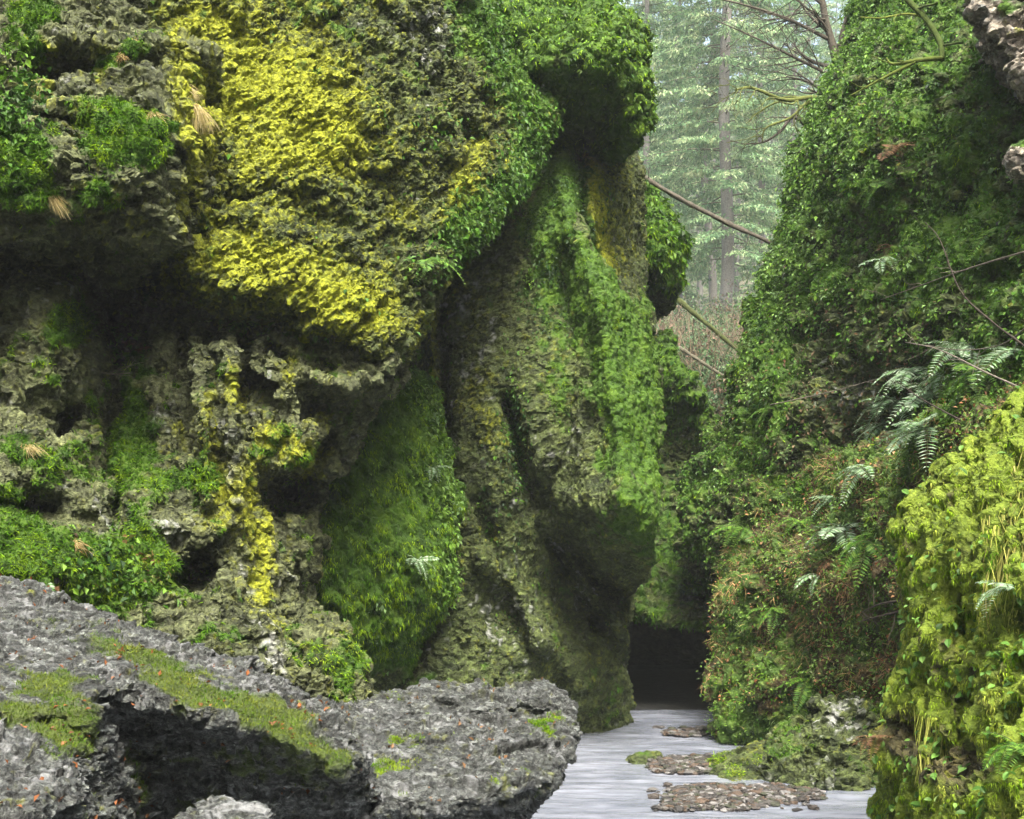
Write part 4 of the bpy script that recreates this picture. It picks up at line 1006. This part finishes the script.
# ------------------------------------------------------------------ conifers
def conifer(seed, H, crown_from, Lmax, nb, dens, tw):
    r = np.random.default_rng(seed); tr = MB(); wood = MB()
    z = np.linspace(0, H, 40)
    P = np.stack([.006 * H * np.sin(z * .3 + seed) , .006 * H * np.cos(z * .23 + seed), z], 1)
    tr.tube(P, .19 * tw * (1 - z / H * .93) + .01, 12, (.19, .18, .155), .05)
    Pts, Dr, Ln, Cc = [], [], [], []
    for k in range(nb):
        h = crown_from + (H - crown_from) * (k + r.random()) / nb
        f = (h - crown_from) / (H - crown_from)
        L = Lmax * (1 - f) ** .7 * (.55 + .6 * r.random()) * (.55 + .45 * min(1, f * 5 + .3)) + .3
        az = k * 2.4 + r.normal() * .4
        d = np.array([math.cos(az), math.sin(az), 0]); sd = np.array([-d[1], d[0], 0])
        t = np.linspace(0, 1, 9)[:, None]
        sag = (.42 - .5 * f) * L
        B = P[int(h / H * 39)] * [1, 1, 0] + [0, 0, h] + d * L * t + np.array([0, 0, 1]) * (.12 * L * t - sag * t ** 1.7)
        wood.tube(B, np.linspace(.035, .006, 9) * (.4 + L / Lmax), 4, (.10, .095, .06))
        live = r.random() > .12
        nt_ = int(dens * L) + 2
        for q in range(nt_):
            u = .16 + .84 * (q + r.random()) / nt_
            i = min(7, int(u * 8)); o = B[i] + (B[i + 1] - B[i]) * (u * 8 - i)
            tl = (.20 + .75 * (1 - u) ** .8 * min(1.2, L / 2.5)) * (.6 + .7 * r.random())
            s = 1 if q % 2 else -1
            dv = sd * s * (.85 + .2 * r.normal()) + d * .55 + np.array([0, 0, -.28 + .15 * r.normal()])
            dv /= np.linalg.norm(dv)
            m_ = max(2, int(tl / .10)) if live else 1
            for e in range(m_):
                Pts.append(o + dv * tl * (e + r.random()) / m_ + r.normal(size=3) * .03)
                Dr.append(dv + r.normal(size=3) * .55 + [0, 0, -.35]); Ln.append((.14 + .20 * r.random()))
                Cc.append(r.random())
    Pts = np.array(Pts); n = len(Pts); Dr = np.array(Dr); Ln = np.array(Ln)
    col = pick([(.085, .17, .07), (.14, .25, .11), (.24, .35, .16), (.42, .47, .26)], n, Pts, seed, .9, .2)  # needles lightened: mist over the trees is put into their colour
    cr = place(LEAF4, Pts, Dr, UP + r.normal(size=(n, 3)) * .6, Ln, Ln * .42, col, 'crown', M['needle'])
    return tr.mesh('trunk', M['bark']), wood.mesh('branches', M['bark']), cr
CON = [conifer(1, 50, 3.0, 6.6, 230, 10, 2.0), conifer(2, 42, 3.0, 5.6, 170, 9, 1.6), conifer(3, 52, 12.0, 6.0, 150, 9, 1.9)]
def gz(x, y): return float(terrain_z(np.array([x]), np.array([y]))[0])
def tree(v, px, D, label, s=1., rz=0., group='conifers in the misty gap', tilt=0.):
    x = (px - 512) * D / F
    e = bpy.data.objects.new('conifer_tree', None); COL.objects.link(e)
    e.location = (x, D, gz(x, D) - .2); e.rotation_euler = (0, math.radians(tilt), rz); e.scale = (s, s, s)
    tag(e, label, 'tree', group)
    for nm, me in zip(('trunk', 'branches', 'crown'), CON[v]): link(nm, me, e)
tree(0, 722, 80, 'tallest conifer with a pale bare trunk in the middle of the gap', 1.0, .4, tilt=1.3)
tree(2, 709, 92, 'slender darker trunked conifer just left of the pale trunked conifer', .8, 2.)
tree(1, 648, 88, 'pale conifer beside the leafy cap of the middle cliff', .9, 1.)
tree(1, 678, 105, 'misty conifer between the leafy cap and the pale trunk', 1.0, 3.)
tree(2, 760, 100, 'conifer just right of the pale trunk', .85, 4.)
tree(1, 790, 92, 'conifer half hidden behind the edge of the right cliff', .9, 5.)
far = 'faint distant conifer dissolving in the mist at the back of the gap'
for k, (px, D) in enumerate([(640, 135), (664, 150), (698, 140), (738, 150), (772, 160), (808, 140), (838, 155), (715, 190), (650, 200), (790, 205), (690, 220), (750, 230), (830, 215), (620, 170), (670, 260), (725, 270), (780, 265), (640, 290), (700, 310), (760, 300), (820, 290), (850, 250), (585, 110), (560, 135), (600, 155), (540, 160), (575, 210), (550, 260)]):
    tree(k % 3, px, D, far, .8 + .25 * random.random(), random.random() * 6, 'faint distant conifers')

# ------------------------------------------------------------------ bare trees and branches
def limb(b, P, r0, r1, col, twigs, tl, seed, sag=.0, sides=6, level=2):
    r = np.random.default_rng(seed)
    P = smooth_line(P, 20); n = len(P)
    rad = np.linspace(r0, r1, n)
    b.tube(P, rad, sides, col, .08)
    for k in range(twigs):
        i = r.integers(int(n * .2), n - 1)
        d = P[i] - P[i - 1]; d = d / np.linalg.norm(d)
        v = d + r.normal(size=3) * .75; v[2] -= sag; v /= np.linalg.norm(v)
        L = tl * (.4 + .8 * r.random())
        q = [P[i]]
        for s in range(4):
            v = v + r.normal(size=3) * .22 - [0, 0, sag * .15]; v /= np.linalg.norm(v); q.append(q[-1] + v * L / 4)
        if level > 0: limb(b, q, rad[i] * .5, max(.002, r1 * .4), col, max(1, twigs // 2), tl * .5, seed * 7 + k, sag, 4, level - 1)
MOSSY = (.11, .13, .03); BARK = (.085, .075, .055)
def bare_tree(name, limbs, label, cat='tree', group=None):
    e = bpy.data.objects.new(name, None); COL.objects.link(e); e.location = limbs[0][0][0]
    tag(e, label, cat, group)
    o = np.array(limbs[0][0][0])
    for k, L in enumerate(limbs):
        b = MB(); limb(b, [np.array(p) - o for p in L[0]], *L[1:])
        link('trunk' if k == 0 else 'limb', b.mesh('limb', M['bark']), e)
# maple behind the right cliff
x0 = (838 - 512) * 34 / F
bare_tree('bare_tree', [
    ([(x0 + .8, 34, gz(x0 + .8, 34) - .3), W(862, 250, 34), W(842, 90, 34), W(826, 20, 34), W(808, -60, 33.8)], .2, .05, BARK, 14, 2.4, 5, .1),
    ([W(838, 60, 34), W(846, 20, 33.8), W(870, -40, 33.5)], .09, .03, BARK, 12, 1.8, 6, .1),
    ([W(846, 110, 34), W(815, 98, 33), W(785, 100, 32.4), W(752, 88, 32), W(735, 90, 32)], .075, .02, MOSSY, 12, 1.3, 7, .25),
    ([W(850, 160, 34), W(820, 100, 33.5), W(790, 118, 33), W(766, 128, 32.8), W(762, 142, 32.8)], .055, .015, MOSSY, 6, .9, 8, .3),
    ([W(850, 190, 34), W(800, 120, 33.5), W(780, 132, 33), W(764, 142, 33), W(742, 144, 33)], .05, .012, BARK, 7, .9, 9, .2),
    ([W(840, 80, 34), W(800, 60, 34), W(760, 40, 34), W(715, 20, 34)], .05, .01, BARK, 15, 1.6, 10, .1),
    ([W(830, 40, 34), W(790, 20, 34), W(745, 5, 34), W(700, -5, 34)], .05, .01, BARK, 15, 1.6, 11, .1)],
    'bare twiggy maple reaching across the gap from behind the right cliff')
# mossy limbs hanging over the right wall
p0, _ = on('right', 945, 60)
bare_tree('mossy_branch', [
    ([W(880, -60, 19.2), W(902, -8, 18.6), W(925, 18, 18.3), W(940, 42, 18.1), W(942, 60, 18.0)], .042, .038, (.05, .075, .014), 2, .4, 21, .2, 7, 1),
    ([W(942, 58, 18.0), W(920, 60, 17.9), W(893, 64, 17.9), W(886, 58, 17.9)], .035, .012, (.09, .12, .02), 3, .35, 22, .1, 6, 1),
    ([W(915, 62, 17.9), W(895, 72, 17.9), W(872, 84, 17.9), W(850, 96, 17.9)], .026, .01, (.09, .12, .02), 3, .35, 23, .1, 6, 1),
    ([W(922, 16, 18.4), W(905, 14, 18.4), W(880, 18, 18.4), W(860, 17, 18.4)], .02, .006, (.14, .17, .03), 3, .3, 24, .1, 5, 1)],
    'crooked moss-covered branch hanging over the top of the right cliff', 'branch')
# thin bare twigs on the right wall
def twig(px, D0, D1, r, col, label):
    b = MB(); n = len(px)
    P = [W(x, y, D0 + (D1 - D0) * k / (n - 1)) for k, (x, y) in enumerate(px)]
    limb(b, P, r, r * .35, col, 5, .35, int(px[0][0] + px[0][1]), .05, 5, 1)
    link('bare_twig', b.mesh('bare_twig', M['bark']), None, label, 'twig', 'bare twigs on the right cliff')
TW = (.16, .14, .11); TD = (.05, .04, .03)
twig([(1030, 250), (970, 268), (930, 282), (880, 300)], 14.8, 18.0, .012, TW, 'long pale twig slanting across the right cliff')
twig([(1030, 392), (985, 372), (940, 350), (905, 342)], 13.6, 15.5, .012, TW, 'pale twig running into the silvery fern clump from the right')
twig([(1030, 350), (990, 320), (960, 290), (940, 240), (925, 222)], 13.8, 16.5, .012, TD, 'dark twig rising from the right edge over the cliff')
twig([(1030, 325), (1000, 345), (960, 350), (925, 345)], 13.8, 16, .010, TW, 'curving pale twig under the dark rising twig')
twig([(960, 420), (920, 398), (895, 380)], 14.5, 16.6, .010, TD, 'dark twig crossing the silvery ferns')
twig([(905, 600), (880, 604), (862, 612)], 15.5, 16.5, .016, TD, 'upper of two short dark sticks on the brown bank')
twig([(905, 610), (880, 616), (858, 622)], 15.5, 16.5, .016, TD, 'lower of two short dark sticks on the brown bank')
twig([(770, 405), (830, 392), (880, 378)], 20.2, 18.2, .010, TW, 'thin pale twig low on the bare patch of the right cliff')
twig([(100, 372), (112, 374), (130, 373)], 14.6, 14.4, .012, (.2, .19, .12), 'short pale stick jutting from the dark crevice on the left')

# undergrowth in the gap: a tangle nobody could count
def undergrowth():
    b = MB()
    for k in range(500):
        px = random.uniform(600, 800); D = random.uniform(36.5, 62); x = (px - 512) * D / F
        p = np.array([x, D, gz(x, D)]); L = random.uniform(.8, 2.6)
        v = np.array([random.gauss(0, .5), random.gauss(0, .3), 1.]); q = [p]
        for s in range(4):
            v = v + rng.normal(size=3) * .25; q.append(q[-1] + v / np.linalg.norm(v) * L / 4)
        b.tube(q, np.linspace(.016, .005, 5), 4, random.choice([(.15, .10, .07), (.13, .12, .07), (.18, .14, .09), (.13, .16, .07)]))
    link('undergrowth', b.mesh('undergrowth', M['bark']), kind='stuff')
    n = 45000
    px = rng.uniform(590, 820, n); D = 36 + 46 * rng.random(n) ** 1.3; x = (px - 512) * D / F
    z = terrain_z(x, D); P = np.stack([x, D, z], 1)
    hgt = np.clip(3.4 * fbm(P / 2.2, 3, 5) + .5, .05, 2.6)
    P[:, 2] += hgt * rng.random(n)
    col = pick([(.18, .11, .07), (.14, .10, .06), (.06, .10, .04), (.08, .16, .06), (.16, .24, .11)], n, P, 6, 1.4, .25)
    L = .10 + .12 * rng.random(n)
    link('undergrowth', place(LEAF4, P, rng.normal(size=(n, 3)) + [0, -.3, -.3], UP + rng.normal(size=(n, 3)) * .6, L, L * .5, col, 'undergrowth', M['leaf']), kind='stuff')
undergrowth()
print('all built', time.time() - T0)

# ------------------------------------------------------------------ haze
hz = bpy.data.materials.new('haze'); hz.use_nodes = True
nt = hz.node_tree; nt.nodes.clear()
out = nt.nodes.new('ShaderNodeOutputMaterial'); pv = nt.nodes.new('ShaderNodeVolumePrincipled')
pv.inputs['Color'].default_value = (.90, .97, .95, 1); pv.inputs['Density'].default_value = HAZE = .0006
pv.inputs['Anisotropy'].default_value = .0
nt.links.new(pv.outputs[0], out.inputs['Volume'])
lo = np.array([-240., -95., -3.]); hi = np.array([240., 430., 260.])
V = [[(lo, hi)[i & 1][0], (lo, hi)[(i >> 1) & 1][1], (lo, hi)[(i >> 2) & 1][2]] for i in range(8)]
link('haze', make_mesh('haze', V, None, [(0, 2, 3, 1), (4, 5, 7, 6), (0, 1, 5, 4), (2, 6, 7, 3), (0, 4, 6, 2), (1, 3, 7, 5)], False, [hz]), kind='stuff')

# ------------------------------------------------------------------ light
EL, AZ = math.radians(57), math.radians(172)      # azimuth clockwise from +Y: behind the camera, a little right
w = bpy.data.worlds.new('World'); sc.world = w; w.use_nodes = True
wn = w.node_tree; bg = wn.nodes['Background']
sky = wn.nodes.new('ShaderNodeTexSky'); sky.sky_type = 'NISHITA'; sky.sun_disc = False
sky.sun_elevation = EL; sky.sun_rotation = AZ; sky.air_density = 1.0; sky.dust_density = 6.0; sky.ozone_density = .6
wn.links.new(sky.outputs[0], bg.inputs[0]); bg.inputs[1].default_value = .115
sun = bpy.data.lights.new('sun', 'SUN'); sun.energy = 1.5; sun.angle = math.radians(22); sun.color = (1, .98, .92)
so = bpy.data.objects.new('sun', sun); COL.objects.link(so)
sdir = Vector((math.sin(AZ) * math.cos(EL), math.cos(AZ) * math.cos(EL), math.sin(EL)))
so.rotation_euler = (-sdir).to_track_quat('-Z', 'Y').to_euler()

cam = bpy.data.cameras.new('camera'); co = bpy.data.objects.new('camera', cam); COL.objects.link(co)
co.location = (0, 0, EYE); co.rotation_euler = (math.radians(90), 0, 0)
cam.sensor_width = 36; cam.lens = 36 * F / 1024; cam.shift_y = (HY - 409.5) / 1024
cam.clip_start = .1; cam.clip_end = 2000
sc.camera = co
sc.view_settings.view_transform = 'Standard'; sc.view_settings.look = 'None'; sc.view_settings.gamma = 1
sc.view_settings.exposure = 2.5
sc.cycles.max_bounces = 5; sc.cycles.diffuse_bounces = 2; sc.cycles.glossy_bounces = 2; sc.cycles.volume_bounces = 1
sc.cycles.use_denoising = True
